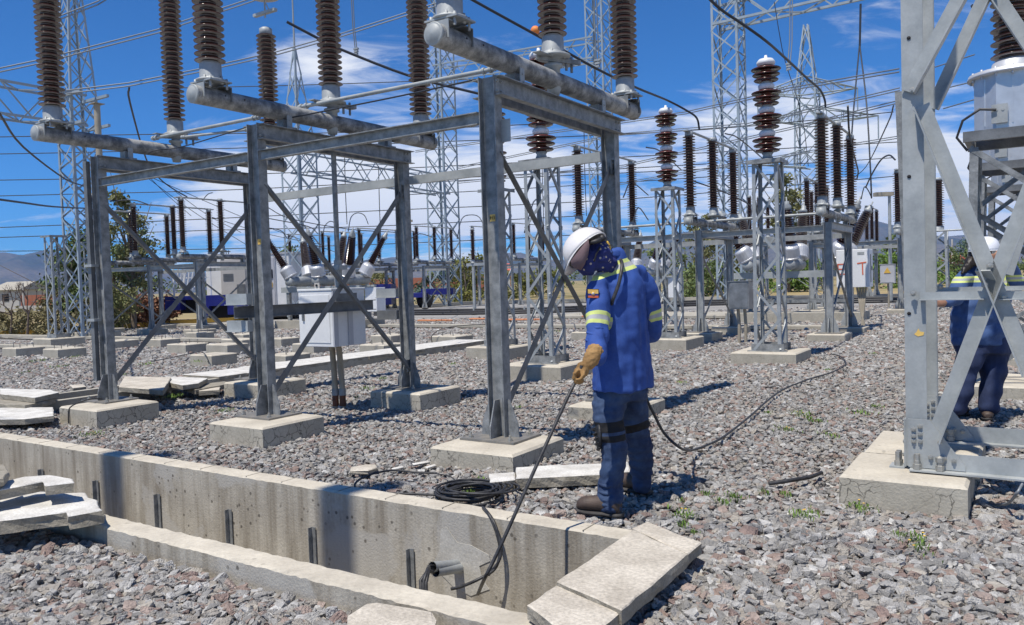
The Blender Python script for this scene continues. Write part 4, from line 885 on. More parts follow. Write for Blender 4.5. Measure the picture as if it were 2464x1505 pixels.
wire([(1863, 5, 40), (1877, 90, 40), (1890, 150, 41), (1930, 280, 44), (1945, 400, 46)], .02, 'thin wire hanging from the high girder left of the forked wires')
wire([(2071, 10, 33), (2069, 112, 33)], .045, 'short thick insulator string under the crossing girder', name='insulator_string')
wire([(2068, 112, 33), (2052, 290, 30), (2043, 440, 27)], .03, 'left wire of the fork at top right')
wire([(2069, 112, 33), (2085, 250, 31), (2094, 400, 30), (2097, 478, 30)], .03, 'right wire of the fork at top right')
wire([(2098, 478, 30), (2090, 460, 30), (2080, 450, 30), (2072, 480, 30)], .02, 'small looped jumper left of the big tower leg')
wire([(2150, 255, 12), (2135, 300, 14), (2085, 400, 22), (2050, 432, 24)], .012, 'thin wire slanting from the big tower leg to the leaning bushings')
wire([(2154, 385, 20), (2140, 374, 20.5), (2120, 385, 21.5), (2098, 420, 23), (2083, 452, 24)], .022, 'dark looped jumper from a bushing to the big tower leg')
wire([(2040, 255, 17), (2045, 330, 18), (2062, 400, 21), (2065, 415, 23.2), (2062, 432, 24)], .022, 'dark jumper falling from the second row of switches')
wire([(2340, 15, 12), (2360, 22, 12.2)], .03, 'short black tube at the top right behind the tower leg')
# horizontal line wires
LN = [((0, 330), (230, 326), (500, 322), (760, 321), (1010, 312), (1480, 290)), ((0, 371), (250, 366), (600, 356), (1100, 340), (1700, 312), (2150, 270)), ((0, 434), (230, 430), (560, 421), (1000, 404), (1700, 368), (2200, 340)),
      ((0, 472), (160, 468), (540, 458), (900, 440), (1700, 395)), ((0, 548), (400, 532), (900, 508), (1500, 480), (2150, 425)), ((0, 572), (500, 555), (900, 545), (1400, 520)),
      ((390, 213), (700, 206), (1000, 196), (1300, 186)), ((0, 605), (500, 600), (1000, 585), (1500, 560)), ((960, 445), (1160, 432), (1600, 412), (2000, 390), (2150, 380)), ((960, 470), (1300, 452), (1800, 420))]
for k, pts in enumerate(LN): wire([(x, y, 58+k) for x, y in pts], .035, ('line wire number %s from the top across the left sky', 'x')[0] % ('one two three four five six seven eight nine ten'.split()[k]) if 0 else 'thin level line wire crossing the whole sky %s' % ('above the rear girders', 'just above the centre girder', 'through the centre girder', 'just below the centre girder', 'level with the far insulator tops', 'low behind the far insulators', 'high on the left half', 'just over the tree tops', 'starting at the middle rear post', 'lowest on the right half')[k], 'level line wires')
for k, (pts, l_) in enumerate(((((1480, 445), (1840, 383), (2165, 330)), 'a'), (((1000, 365), (1250, 330), (1650, 272), (1900, 215), (2163, 170)), 'b'), (((1100, 405), (1480, 325), (1800, 300), (2165, 215)), 'c'), (((1100, 440), (1500, 400), (1900, 310), (2163, 245)), 'd'))):
    twin([(x, y, 38-5*i) for i, (x, y) in enumerate(pts)], .018, ('lowest', 'highest', 'second highest', 'third highest')[k]+' of the spiral twin wires rising to the right sky', .06)
for k, pts in enumerate((((2250, 162), (2345, 132)), ((2255, 218), (2345, 196)), ((2270, 262), (2345, 240)))):
    wire([(x, y, 20-i) for i, (x, y) in enumerate(pts)], .016, ('upper', 'middle', 'lower')[k]+' spiral wire seen between the tower leg and the silver tank', m_='wire_alu')
wire([(-20, 250, 13), (0, 275, 13), (57, 355, 16), (158, 432, 22), (200, 448, 26), (214, 462, 30)], .022, 'dark sagging wire from the left edge down to a small insulator stack')
wire([(-20, 478, 14), (60, 489, 16), (130, 498, 20), (210, 502, 26)], .022, 'dark wire low at the left edge')
wire([(311, 212, 16), (313, 249, 17), (352, 384, 22), (384, 430, 25), (420, 457, 26.5), (450, 474, 27)], .022, 'dark jumper from the twin wires to the back left switches')
wire([(264, 485, 27), (320, 482, 27), (355, 492, 27)], .02, 'short jumper on the back left switches')
wire([(487, 483, 28), (500, 468, 28), (512, 464, 28)], .015, 'tiny looped jumper on the back left switches')
for k, (x0, y0, x1, y1) in enumerate(((330, 410, 610, 600), (370, 430, 870, 630), (420, 460, 580, 560), (310, 370, 460, 520), (500, 520, 780, 590))):
    wire([(x0, y0, 30), ((x0+x1)/2, (y0+y1)/2+8, 32), (x1, y1, 34)], .012, ('first', 'second', 'third', 'fourth', 'fifth')[k]+' thin stay wire slanting down to the right behind the left frames', 'slanting stay wires')
wire([(640, 497, 28), (700, 527, 28), (840, 552, 28.5), (960, 560, 30)], .016, 'dark wire sagging to the leaning bushings, upper')
wire([(640, 525, 27), (740, 545, 28), (765, 563, 29)], .016, 'dark wire sagging to the leaning bushings, middle')
wire([(640, 548, 27), (675, 555, 27.5), (690, 572, 28.2)], .016, 'dark wire sagging to the leaning bushings, lower')
for k, (a_, b_, c_) in enumerate((((778, 560), (795, 535), (815, 548)), ((838, 557), (860, 515), (886, 540)), ((1100, 575), (1130, 520), (1170, 560)), ((980, 590), (1010, 565), (1050, 575)))):
    wire([(a_[0], a_[1], 30), ((a_[0]+b_[0])/2-4, b_[1]+8, 32), (b_[0], b_[1]-2, 34), ((c_[0]+b_[0])/2+4, b_[1]+4, 37), (c_[0], c_[1], 40)], .02, ('first', 'second', 'third', 'fourth')[k]+' arched jumper between the rear insulators, counted from the left', 'arched jumpers')
for k, (x, y0, y1) in enumerate(((829, 370, 540), (911, 400, 590), (977, 385, 570), (1390, 400, 560), (1303, 300, 560), (1405, 300, 520))):
    wire([(x, y0, 34), (x+2, (y0+y1)/2, 34), (x+6, y1, 34)], .018, ('first', 'second', 'third', 'fifth', 'fourth', 'sixth')[k]+' thin vertical dropper behind the frames, counted from the left', 'vertical droppers')
for k, (x0, y0, x1, y1, x2, y2) in enumerate(((1555, 355, 1590, 365, 1640, 410), (1745, 322, 1780, 335, 1850, 395), (1500, 475, 1520, 440, 1560, 470), (1262, 560, 1290, 480, 1310, 560), (1520, 560, 1535, 500, 1560, 530), (1800, 560, 1830, 430, 1890, 425), (1650, 430, 1760, 470, 1850, 520))):
    wire([(x0, y0, 20), (x1, y1, 22), (x2, y2, 26)], .018, ('first', 'second', 'third', 'fourth', 'fifth', 'sixth', 'seventh')[k]+' curved jumper among the right hand equipment', 'curved jumpers')
# unseen insulator strings, added behind the camera to throw shadow bands on the trench
t = None
for k, (u, v) in enumerate(((-2.86, -5.95), (-.24, -5.95))):
    s = thing('shadow_insulator', 'unseen insulator string added to cast a shadow band on the trench, %s' % ('left one', 'right one')[k], 'insulator', w(u-.07*10.4, v, 9.4), YAW, 'unseen strings added to cast shadows')
    mb = MB(); Pp, M = shed_profile(9.4, 25, .075, .12, .16); mb.lathe(Pp, w(u-.07*10.4, v, 0), ZZ, 16, mis=M); obj('insulator', mb, ['porc', 'porc_dust', 'porc_red'], s)
    mb = MB(); mb.tube([w(u-.07*10.4, v, 9.15), w(u-.07*10.4, v, 9.42)], .1, 10); mb.tube([w(u-.07*10.4, v, 11.25), w(u-.07*10.4, v, 11.42)], .06, 10); obj('end_fitting', mb, 'cast', s)
cable('overhead_wire', [w(-20, -5.95, 12.3), w(-3.6, -5.95, 11.42), w(-.96, -5.95, 11.42), w(12, -5.95, 12.3)], .012, 'wire', 'unseen wire added to carry the shadow casting strings', 'wire', 'overhead wires')
# saucer insulator top on the rear left post
P = w(-5.64, 2.60, 5.42); t = thing('saucer_cap', 'pale saucer on a short rod above a brown insulator at top left', 'shield', P)
mb = MB(); mb.lathe([(0, 0), (.10, .005), (.21, .03), (.225, .05), (.21, .065), (.12, .06), (0, .075)], P+ZZ*.16, ZZ, 24); obj('saucer', mb, 'plaster', t)
mb = MB(); mb.tube([P-ZZ*.1, P+ZZ*.2], .012, 6); mb.tube([P+UX*.1-ZZ*.02, P+ZZ*.14], .008, 5); mb.box(P-ZZ*.03, (.46, .06, .04), (UX, VY, ZZ)); obj('rod', mb, 'galv_light', t)
# ================================================================ flat slabs, trench along the left side
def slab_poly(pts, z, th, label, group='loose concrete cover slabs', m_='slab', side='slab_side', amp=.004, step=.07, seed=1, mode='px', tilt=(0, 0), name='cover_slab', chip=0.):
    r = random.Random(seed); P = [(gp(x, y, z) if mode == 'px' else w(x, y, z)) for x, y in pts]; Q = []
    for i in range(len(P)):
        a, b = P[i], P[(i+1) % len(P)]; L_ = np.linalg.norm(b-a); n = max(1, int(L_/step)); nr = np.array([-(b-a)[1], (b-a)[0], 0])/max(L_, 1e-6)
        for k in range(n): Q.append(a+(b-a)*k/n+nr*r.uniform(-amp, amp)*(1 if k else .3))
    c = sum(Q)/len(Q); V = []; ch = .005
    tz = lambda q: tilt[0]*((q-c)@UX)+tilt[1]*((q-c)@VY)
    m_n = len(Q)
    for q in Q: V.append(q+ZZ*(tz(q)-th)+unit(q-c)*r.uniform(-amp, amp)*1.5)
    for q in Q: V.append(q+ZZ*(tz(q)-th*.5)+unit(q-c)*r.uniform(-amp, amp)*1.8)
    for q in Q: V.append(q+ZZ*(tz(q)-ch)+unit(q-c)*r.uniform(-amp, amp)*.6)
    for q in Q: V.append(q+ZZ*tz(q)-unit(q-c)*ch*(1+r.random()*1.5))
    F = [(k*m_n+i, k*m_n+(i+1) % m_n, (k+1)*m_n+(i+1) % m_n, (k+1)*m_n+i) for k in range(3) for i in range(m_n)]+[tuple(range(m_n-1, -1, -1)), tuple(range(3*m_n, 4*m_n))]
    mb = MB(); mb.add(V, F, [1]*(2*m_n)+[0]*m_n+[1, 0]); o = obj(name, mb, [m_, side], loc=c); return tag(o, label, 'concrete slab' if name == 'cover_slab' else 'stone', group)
BLK2 = [(-7.75, -6.88, 2.2, 9.6)]
slab_poly([(-130, 1228), (-20, 1210), (0, 1208), (60, 1190), (94, 1183), (122, 1183), (128, 1189), (203, 1185), (212, 1197), (236, 1203), (239, 1222), (247, 1227), (165, 1242), (161, 1232), (0, 1253), (-120, 1270)], .135, .078, 'large broken white slab with crumbling end, lower one at the left edge', seed=3, amp=.007)
slab_poly([(-120, 1185), (0, 1160), (60, 1147), (119, 1143), (141, 1146), (172, 1152), (178, 1161), (150, 1164), (108, 1169), (104, 1158), (0, 1179), (-110, 1205)], .26, .06, 'broken white slab with a rusty edge lying on the larger one at the left edge', seed=4, amp=.006)
slab_poly([(-60, 1118), (8, 1118), (21, 1135), (8, 1150), (-60, 1160)], .33, .05, 'dark grey lump of slab poking in at the left edge', seed=5, m_='slab_side')
k5 = lambda X, Y: ((1800+X/1.669)*.6681, (1350+Y/1.669)*.6681)
slab_poly([k5(345, 1240), k5(800, 930), k5(1128, 1075), k5(732, 1412)], .125, .062, 'big pinkish concrete slab across the trench end, middle one of three', m_='slab_tan', seed=6)
slab_poly([k5(165, 1380), k5(338, 1262), k5(725, 1428), k5(560, 1560), k5(400, 1560)], .105, .06, 'concrete slab with a brown stain at the bottom edge, nearest of three', m_='slab_tan', seed=7)
slab_poly([k5(795, 920), k5(885, 882), k5(1215, 1008), k5(1130, 1078)], .108, .055, 'grey concrete slab at the far end of the three across the trench', m_='slab_tan', seed=8)
slab_poly([(1241, 1125), (1330, 1119), (1440, 1116), (1512, 1112), (1516, 1134), (1440, 1142), (1242, 1151)], .085, .07, 'long white topped slab lying behind the worker boots', seed=9, side='slab_side')
slab_poly([(1176, 1140), (1239, 1136), (1240, 1154), (1179, 1160)], .07, .07, 'short white topped slab piece at the left end of the long one', seed=10, side='slab_side')
slab_poly([(835, 1482), (880, 1452), (905, 1449), (985, 1462), (1040, 1472), (1048, 1490), (1038, 1530), (840, 1530)], .03, .11, 'rough broken concrete lump at the bottom edge below the trench', m_='slab_tan', seed=11, amp=.009)
slab_poly([(843, 1125), (880, 1117), (905, 1118), (908, 1124), (885, 1132), (842, 1133)], .01, .03, 'pale broken slab flake on the gravel left of the cable coil', seed=12, m_='slab_tan')
for k, (x, y, s_) in enumerate(((1010, 1112, 20), (955, 1124, 14), (1035, 1120, 12), (100, 1440, 10))):
    slab_poly([(x-s_, y+3), (x+s_, y-4), (x+s_+4, y-1), (x-s_+6, y+6)], .0, .015, 'thin pale %s splinter on the gravel' % ('long', 'short', 'small', 'lone')[k], seed=13+k, name='stone_splinter')
# left trench along v, with loose slabs
t = thing('side_trench', 'concrete rimmed cable trench running back on the left', 'trench', w(-7.3, 2, 0)); t['kind'] = 'structure'
for a_, s_ in ((-7.72, 21), (-6.98, 22)):
    mb = MB(); r_ = random.Random(s_); mb.ub(a_, a_+.11, -12, 9.6, -.6, .035); obj('trench_rim', mb, ['conc_plain'], t)
mb = MB(); mb.ub(-7.6, -6.99, -12, 9.6, -.62, -.5); obj('trench_floor', mb, 'conc_wall', t)
vv = 2.45; k = 0
while vv < 9.4:
    ln = .52+rnd.uniform(0, .1); jit = rnd.uniform(-.02, .02)
    slab_poly([(-7.76+jit, vv), (-6.86+jit, vv), (-6.86+jit, vv+ln-.006), (-7.76+jit, vv+ln-.006)], .10-.035+rnd.uniform(-.004, .004), .06, 'white topped slab in the straight row covering the left trench', group='white slabs in a row over the left trench', mode='uv', seed=30+k, amp=.003)
    vv += ln; k += 1
BIG = [([(300, 906), (412, 908), (392, 939), (285, 931)], .17, 'tan slab leaning beside the leftmost frame, larger part', 'slab_tan', (.0, .0)), ([(386, 931), (408, 911), (412, 914), (392, 941), (372, 939)], .14, 'narrow slab strip leaning beside the leftmost frame', 'slab_tan', (0, 0)),
       ([(398, 906), (500, 910), (478, 922), (440, 927), (405, 920)], .14, 'white topped slab between the leftmost frame and the slab row', 'slab', (0, 0)), ([(0, 935), (120, 938), (141, 944), (84, 957), (0, 948)], .17, 'white topped slab on top of the pile at the far left', 'slab', (0, 0)),
       ([(-40, 955), (60, 957), (135, 958), (100, 968), (60, 975), (-40, 970)], .10, 'dark slab under the pile at the far left', 'slab_side', (0, 0)), ([(-60, 982), (128, 980), (129, 1000), (60, 1008), (-60, 1010)], .06, 'long flat slab at the far left nearest the trench', 'slab', (0, 0)),
       ([(440, 930), (540, 918), (560, 922), (470, 938)], .06, 'dark broken slab beside the rear footing', 'slab_side', (0, 0)), ([(480, 930), (530, 928), (528, 938), (478, 941)], .04, 'pale slab flake beside the rear footing', 'slab_tan', (0, 0)),
       ([(168, 927), (200, 925), (208, 930), (176, 934)], .05, 'small pale block on the gravel left of the leftmost frame', 'slab_tan', (0, 0)), ([(660, 872), (780, 861), (850, 852), (820, 866), (700, 880)], .05, 'cracked flat slab behind the drive box conduits', 'slab', (0, 0))]
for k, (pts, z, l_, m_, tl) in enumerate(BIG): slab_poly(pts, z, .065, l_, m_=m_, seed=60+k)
mb = MB(); mb.ub(-7.0, -6.88, -.0, 1.4, -.05, .10); 
# footings with bolts
F2 = [(-17.7, 4.8, .7, .70, 'bolted footing at the left edge, behind the slab pile', 1), (-15.95, 4.9, .68, .68, 'bolted footing under the bare stand, second from the left edge', 1), (-17.4, 7.15, .7, .7, 'pale footing seen just right of the leftmost post', 0), (-22.8, 11.65, .8, .6, 'x', -1),
      (-16.35, 7.8, .62, .6, 'bolted footing between the leftmost post braces', 1), (-13.7, 6.7, .75, .65, 'low footing left of the two stacked ones', 1), (-12.4, 6.85, .78, .6, 'footing with a curved wire, right of the brace crossing', 0), (-10.15, 4.8, .68, .6, 'large near footing with a curved black wire over it', 0),
      (-18.1, 10.2, .6, .6, 'small far footing left of the middle post', 1), (-15.5, 9.8, .7, .6, 'far footing behind the middle post bracket', 1), (-13.6, 8.2, .85, .6, 'flat footing behind the lower brace', 0), (-12.6, 8.7, .6, .6, 'footing just right of the middle post', 1), (-10.2, 7.5, .7, .6, 'footing left of the drive box', 0),
      (-8.45, 5.2, .62, .62, 'low footing right of the middle post above the white row', 1), (-10.2, 10.15, .7, .7, 'bolted footing right of the drive box, upper', 1), (-8.2, 7.65, .7, .7, 'bolted footing right of the drive box, lower', 1), (-8.2, 10.15, .75, .7, 'bolted footing with a black wire, left of the H3 post', 1),
      (-5.4, 10.2, .7, .7, 'x', -1), (.7, 18.2, .8, .8, 'x', -1)]
for u, v, a_, b_, l_, bo in F2:
    if bo < 0: continue
    footing(u, v, a_, b_, .13, l_, mat_='conc_plain', bolts=bo == 1, h=.4)
cable('loose_wire', [w(-11.6, 4.35, -.03), w(-11.2, 4.5, .04), w(-10.5, 4.6, .16), w(-10.2, 4.55, .19), w(-9.9, 4.45, .12), w(-9.8, 4.43, -.03)], .009, 'black_rubber', 'thin black wire arching over the large near footing at left', 'wire')
cable('loose_wire', [w(-8.5, 9.75, -.03), w(-8.45, 9.7, .16), w(-8.2, 9.85, .32), w(-7.7, 10.3, .38), w(-7.3, 10.7, .36)], .010, 'black_rubber', 'black wire arching from the bolted footing left of the H3 post', 'wire')
# breaker plinth long and paved strips in the yard
for k, (u0, u1, v0, v1_, l_) in enumerate(((-29, 0, 15.6, 16.2, 'a'), (-29, -14, 9.0, 9.35, 'b'), (-24, -17.7, 5.9, 6.2, 'c'), (-12, -1, 21, 24, 'd'))):
    mb = MB(); mb.ub(u0, u1, v0, v1_, -.05, .03); o = obj('concrete_path', mb, 'conc_plain', loc=w(u0, v0, 0)); o['kind'] = 'structure'
# cables on low stands across the yard far
for k, y in enumerate((742, 747, 752)):
    cable('yard_cable', [gp(900, y+6, .12), gp(1300, y, .12), gp(1700, y-18, .12), gp(2160, y-26, .12)], .05, 'black_rubber', 'long black cable lying across the far yard, %s of three' % ('farthest', 'middle', 'nearest')[k], 'cable', 'long cables across the far yard')
for k, (x, y) in enumerate(((1262, 752), (1405, 756), (1480, 750), (1140, 752))):
    P = gp(x, y, 0); mb = MB(); mb.tube([P, P+ZZ*.25], .04, 8); mb.box(P+ZZ*.01, (.3, .3, .03)); o = obj('cable_stand', mb, 'galv_light', loc=P); tag(o, 'short post holding the far cables, %s from the left' % ('second', 'third', 'fourth', 'first')[k], 'post', 'short posts under the far cables')
for k, (x, y) in enumerate(((1130, 768), (1210, 770), (1400, 762), (1005, 772))):
    P = gp(x, y, .03); mb = MB()
    for j in range(4): mb.tube([P+UX*0+VY*.07*j, P+UX*(.9+.2*j)+VY*.07*j], .03, 6)
    o = obj('orange_pipes', mb, 'orange_pipe', loc=P); tag(o, 'bundle of orange plastic pipes on the far gravel, %s from the left' % ('second', 'third', 'fourth', 'first')[k], 'pipes', 'orange pipe bundles on the gravel')
# ================================================================ coil and cables
t = thing('cable_coil', 'loose coil of black cable on the gravel by the trench', 'cable coil', w(.60, -1.28, .0)); r_ = random.Random(8)
P = []; 
for k in range(9*18):
    a = 2*math.pi*k/18; q = k/18; R1 = .185+.035*math.sin(q*2.3)+.012*math.sin(q*9); P.append(w(.60+.02*math.sin(q*1.7), -1.27+.02*math.cos(q*2.1), .0)+UX*R1*1.0*math.cos(a)+VY*R1*.95*math.sin(a)+ZZ*(.014+.006*q+.012*math.sin(a*1+q)+.005*math.sin(q*5)))
mb = MB(); mb.tube(P, .0078, 6); obj('loops', mb, 'black_rubber', t)
for k in range(4):
    P = []
    for j in range(22): a = 2*math.pi*j/19+k; R1 = .20+.03*k*.4; P.append(w(.62+.03*(k-1.5), -1.26+.015*k, .03+.012*k)+UX*R1*math.cos(a)*1.02+VY*R1*math.sin(a)+ZZ*(.02*math.sin(a+k)))
    mb = MB(); mb.tube(P, .0078, 6); obj('loose_turn', mb, 'black_rubber', t)
cable('cable_loop', [gp(1065, 1192, .02), gp(960, 1188, .02), gp(890, 1184, .02), gp(857, 1176, .02), gp(858, 1160, .04), gp(890, 1143, .05), gp(945, 1132, .05), gp(1000, 1137, .04), gp(1052, 1139, .03)], .008, 'black_rubber', 'black cable loop trailing left from the coil', 'cable')
cable('thin_cord', [gp(1030, 1137, .03), gp(1080, 1146, .04), gp(1095, 1160, .05), gp(1070, 1162, .02), gp(1040, 1175, .03), gp(1075, 1180, .05), gp(1110, 1172, .06)], .004, 'black_rubber', 'thin tangled cord beside the cable coil', 'cord')
cable('trench_cable', [gp(1162, 1222, .04), gp(1172, 1232, .045), onv(1183, 1250, -1.63), onv(1197, 1290, -1.65), onv(1203, 1330, -1.66), onv(1190, 1370, -1.70), onv(1150, 1395, -1.76), onv(1110, 1412, -1.85), onv(1085, 1418, -1.9)], .009, 'black_rubber', 'double black cable dropping from the coil down the trench wall', 'cable')
cable('trench_cable', [gp(1166, 1224, .05), onv(1188, 1255, -1.635), onv(1204, 1305, -1.66), onv(1203, 1345, -1.68), onv(1175, 1385, -1.72)], .008, 'black_rubber', 'second strand of the cable dropping from the coil', 'cable')
# pipe stubs from the trench wall
t = thing('pipe_stub', 'two short grey pipe stubs with black cables sticking out of the trench wall', 'pipe', onv(1090, 1370, -1.62))
for k, (x0, y0, x1, y1) in enumerate(((1112, 1366, 1048, 1376), (1106, 1358, 1040, 1365))):
    a_ = onv(x0, y0, -1.60); b_ = onv(x1, y1, -1.84-.02*k); mb = MB(); mb.tube([a_, b_], .030, 14, cap=False); d = unit(b_-a_); mb.tube([b_-d*.001, b_+d*.002], .034, 14, cap=False); mb.tube([b_-d*.03, b_-d*.028], .028, 12, mi=1); obj('pipe', mb, ['cast', 'dark'], t)
    for j in range(2):
        e = onv(1012+k*8+j*5, 1397+j*6, -2.05); mb = MB(); C = [b_-d*.1, b_+d*.03+ZZ*.006*j, (b_+e)/2+ZZ*.03, e, e-ZZ*.2]; mb.tube(C, .010, 8); obj('cable', mb, 'black_rubber', t)
cable('ground_cable', [gp(2000, 852, .03), gp(2020, 857, .03), gp(2033, 868, .03), gp(2032, 880, .03), gp(2000, 897, .03), gp(1950, 912, .03), gp(1890, 935, .03), gp(1850, 962, .03), gp(1800, 1006, .03), gp(1740, 1052, .03), gp(1700, 1072, .04), gp(1668, 1083, .07), at(1640, 1080, 5.05), at(1600, 1045, 5.0), at(1575, 1000, 4.95), at(1550, 945, 4.92), at(1546, 900, 4.9)], .0095, 'black_rubber', 'black cable running over the gravel up to the back of the worker', 'cable', n=8)
cable('cable_offcut', [gp(1850, 1164, .02), gp(1905, 1156, .035), gp(1950, 1148, .035), gp(1977, 1138, .03)], .014, 'black_rubber', 'short thick black cable offcut lying on the gravel', 'cable')
cable('loose_wire', [gp(2395, 1215, .0), gp(2425, 1212, .04), gp(2445, 1190, .15), gp(2460, 1165, .2)], .008, 'wire_alu', 'bent dark wire under the tower base rail at right edge', 'wire')
# ================================================================ far ground, hills, plants, buildings
m = mat('field', (.17, .16, .06), (.36, .27, .13), .95, 0, .06, 8, .3, 3, .35, .62, fine=.2)
mb = MB(); mb.quad([(-5000, -300, -.14), (5000, -300, -.14), (5000, 9000, -.14), (-5000, 9000, -.14)])
o = obj('field', MB().add([(-5000, -60, -.95), (5000, -60, -.95), (5000, 9000, -.95), (-5000, 9000, -.95)], [(0, 1, 2, 3)]), 'field'); o['kind'] = 'structure'
# raise the land outside the yard to yard level
mb = MB(); mb.add([w(-29.95, -60, -.03), w(-29.95, 300, -.03), w(-400, 300, .1), w(-400, -60, .1)], [(0, 1, 2, 3)]); mb.add([w(-29.95, 42.2, -.06), w(200, 42.2, -.06), w(200, 400, -.2), w(-29.95, 400, -.2)], [(0, 1, 2, 3)])
o = obj('grassland', mb, 'field'); o['kind'] = 'structure'
mb = MB(); mb.ub(-29.9, -29.6, -20, 42, -.1, .12); mb.ub(-29.6, -29.55, -20, 21, -.1, .10, 1); mb.ub(-29.55, 40, 41.7, 42.1, -.1, .12)
o = obj('yard_kerb', mb, ['conc_plain', 'yellow']); o['kind'] = 'structure'
mat('hill', (.04, .055, .035), (.14, .12, .08), .95, 0, .0022, 10, lo=.38, hi=.62, fine=.35)
def ridge(name, Y0, prof, depth, base=-60, seed=1):
    """prof: (photo x, photo y) skyline; a real slope rising away to that skyline"""
    r = np.random.RandomState(seed); xs = [p[0] for p in prof]; ys = [p[1] for p in prof]; n = 130; m_ = 22; V = []; F = []
    gx = np.linspace(xs[0], xs[-1], n); gy = np.interp(gx, xs, ys)
    ph = r.uniform(0, 6, 12); gy = gy+sum(np.sin(gx*.013*(k+1)*1.7+ph[k])*2.6/(k+1) for k in range(9))
    for i in range(n):
        top = at(gx[i], gy[i], Y0+depth)
        for j in range(m_+3):
            f = j/m_; y = Y0+depth*f; sh = min(f, 1)**.8
            spur = (math.sin(gx[i]*.045+j*.5)+math.sin(gx[i]*.11+2+j*.2)*.5)*(top[2])*.06*math.sin(math.pi*min(f, 1))
            z = base*(1-sh)+top[2]*sh+spur if f <= 1 else top[2]*(1-(f-1)*3)
            V.append((top[0]*(.93+.07*f), y, z))
    M = m_+3
    for i in range(n-1):
        for j in range(M-1): F.append((i*M+j, (i+1)*M+j, (i+1)*M+j+1, i*M+j+1))
    o = obj(name, MB().add(V, F, 0, True), 'hill'); o['kind'] = 'structure'
ridge('hills', 5200, [(-700, 640), (-200, 590), (0, 607), (40, 612), (80, 618), (110, 606), (160, 612), (240, 640), (400, 655), (600, 652), (800, 632), (950, 622), (1100, 628), (1240, 610), (1300, 622), (1460, 630), (1560, 590), (1600, 562), (1660, 556), (1760, 575), (1900, 560), (2000, 556), (2050, 540), (2110, 533), (2170, 552), (2250, 568), (2340, 566), (2464, 575), (2800, 560), (3300, 590)], 2600, seed=2)
def leafmat(name, a, b, sc_=1.2): return mat(name, a, b, .7, 0, sc_, 4, lo=.35, hi=.65, fine=.3)
leafmat('leaf_green', (.07, .11, .03), (.17, .215, .07)); leafmat('leaf_olive', (.11, .125, .045), (.23, .225, .09)); leafmat('leaf_yellow', (.10, .12, .02), (.21, .20, .045)); leafmat('leaf_dry', (.13, .115, .05), (.25, .215, .10)); leafmat('leaf_blue', (.06, .11, .08), (.12, .18, .13)); leafmat('leaf_lime', (.09, .17, .02), (.17, .27, .05)); leafmat('brush', (.16, .06, .03), (.30, .15, .08))
def foliage(mb, c, R, n, size, rs, clumps=None, hollow=.35, flat=1.):
    """leaf-sized faces gathered in clumps through a crown"""
    c = npv(c); K = clumps or max(5, n//90); cc = []
    for _ in range(K):
        d = rs.normal(size=3); d /= np.linalg.norm(d); q = rs.uniform(hollow, 1.0)**.6; cc.append(c+d*npv(R)*q*.82)
    cc = np.array(cc); idx = rs.randint(0, K, n); cr_ = rs.uniform(.16, .34, K)*float(np.mean(R))
    P = cc[idx]+rs.normal(size=(n, 3))*(cr_[idx][:, None])*np.array([1, 1, .7*flat])
    A = rs.normal(size=(n, 3)); A /= np.linalg.norm(A, axis=1)[:, None]; B = np.cross(A, rs.normal(size=(n, 3))); B /= np.linalg.norm(B, axis=1)[:, None]
    s = (size*rs.uniform(.6, 1.4, n))[:, None]
    V = np.stack([P-A*s, P-B*s*.45, P+A*s, P+B*s*.45], 1).reshape(-1, 3); b = len(mb.v)
    mb.v += [tuple(v) for v in V.tolist()]; mb.f += [(b+4*i, b+4*i+1, b+4*i+2, b+4*i+3) for i in range(n)]; mb.m += [0]*n; mb.sm += [False]*n
    return cc
def tree(P, H, R, label, leaf='leaf_green', n=3500, size=.16, seed=1, trunk_h=.35, nm='tree', grp=None, cat='tree', blobs=4, bark='bark', hollow=.3):
    rs = np.random.RandomState(seed); P = npv([P[0], P[1], 0.]); t = thing(nm, label, cat, P, 0, grp); mb = MB(); cl = []
    for k in range(blobs):
        f = (k+.5)/blobs; zc = H*(trunk_h+(1-trunk_h)*f*.92); rr = R*(1-.45*abs(f-.4)*1.6)
        off = rs.normal(size=2)*R*.30; cl.append((P+npv([off[0], off[1], zc]), rr)); foliage(mb, cl[-1][0], (rr, rr, H*(1-trunk_h)/blobs*.75), n//blobs, size, rs, hollow=hollow)
    obj('crown', mb, leaf, t)
    mb = MB(); mb.tube([P-ZZ*.1, P+ZZ*H*.3+npv([.05*R, 0, 0]), P+ZZ*H*.62, P+ZZ*H*.9], [.035*H*.6, .028*H*.6, .016*H*.6, .004*H], 7)
    for c, rr in cl:
        for _ in range(4): d = rs.normal(size=3)*rr*.6; b0 = P+ZZ*(c[2]*rs.uniform(.45, .8)); mb.tube([b0, (b0+c+d)/2-ZZ*.1*rr, c+d], [.012*H*.6, .008*H*.5, .002*H], 5)
    obj('trunk', mb, bark, t); return t
def g2(x, Y): p = at(x, 690, Y); return (p[0], p[1])
tree(g2(165, 33), 4.3, 1.15, 'rounded tree behind the left lattice tower', 'leaf_green', 5000, .09, 11, .12, blobs=4)
tree(g2(205, 36), 3.3, 1.0, 'second tree right behind the left lattice tower', 'leaf_olive', 3000, .1, 12, .1)
tree(g2(318, 34), 5.9, .95, 'tall thin tree between the left frames, sky showing through', 'leaf_olive', 3800, .085, 13, .28, blobs=6, hollow=.1)
tree(g2(345, 37), 4.4, .8, 'smaller tree leaning right of the tall thin one', 'leaf_green', 1500, .09, 14, .4, blobs=4)
tree(g2(275, 39), 4.2, .9, 'dark tree left of the tall thin one', 'leaf_green', 2000, .09, 15, .2)
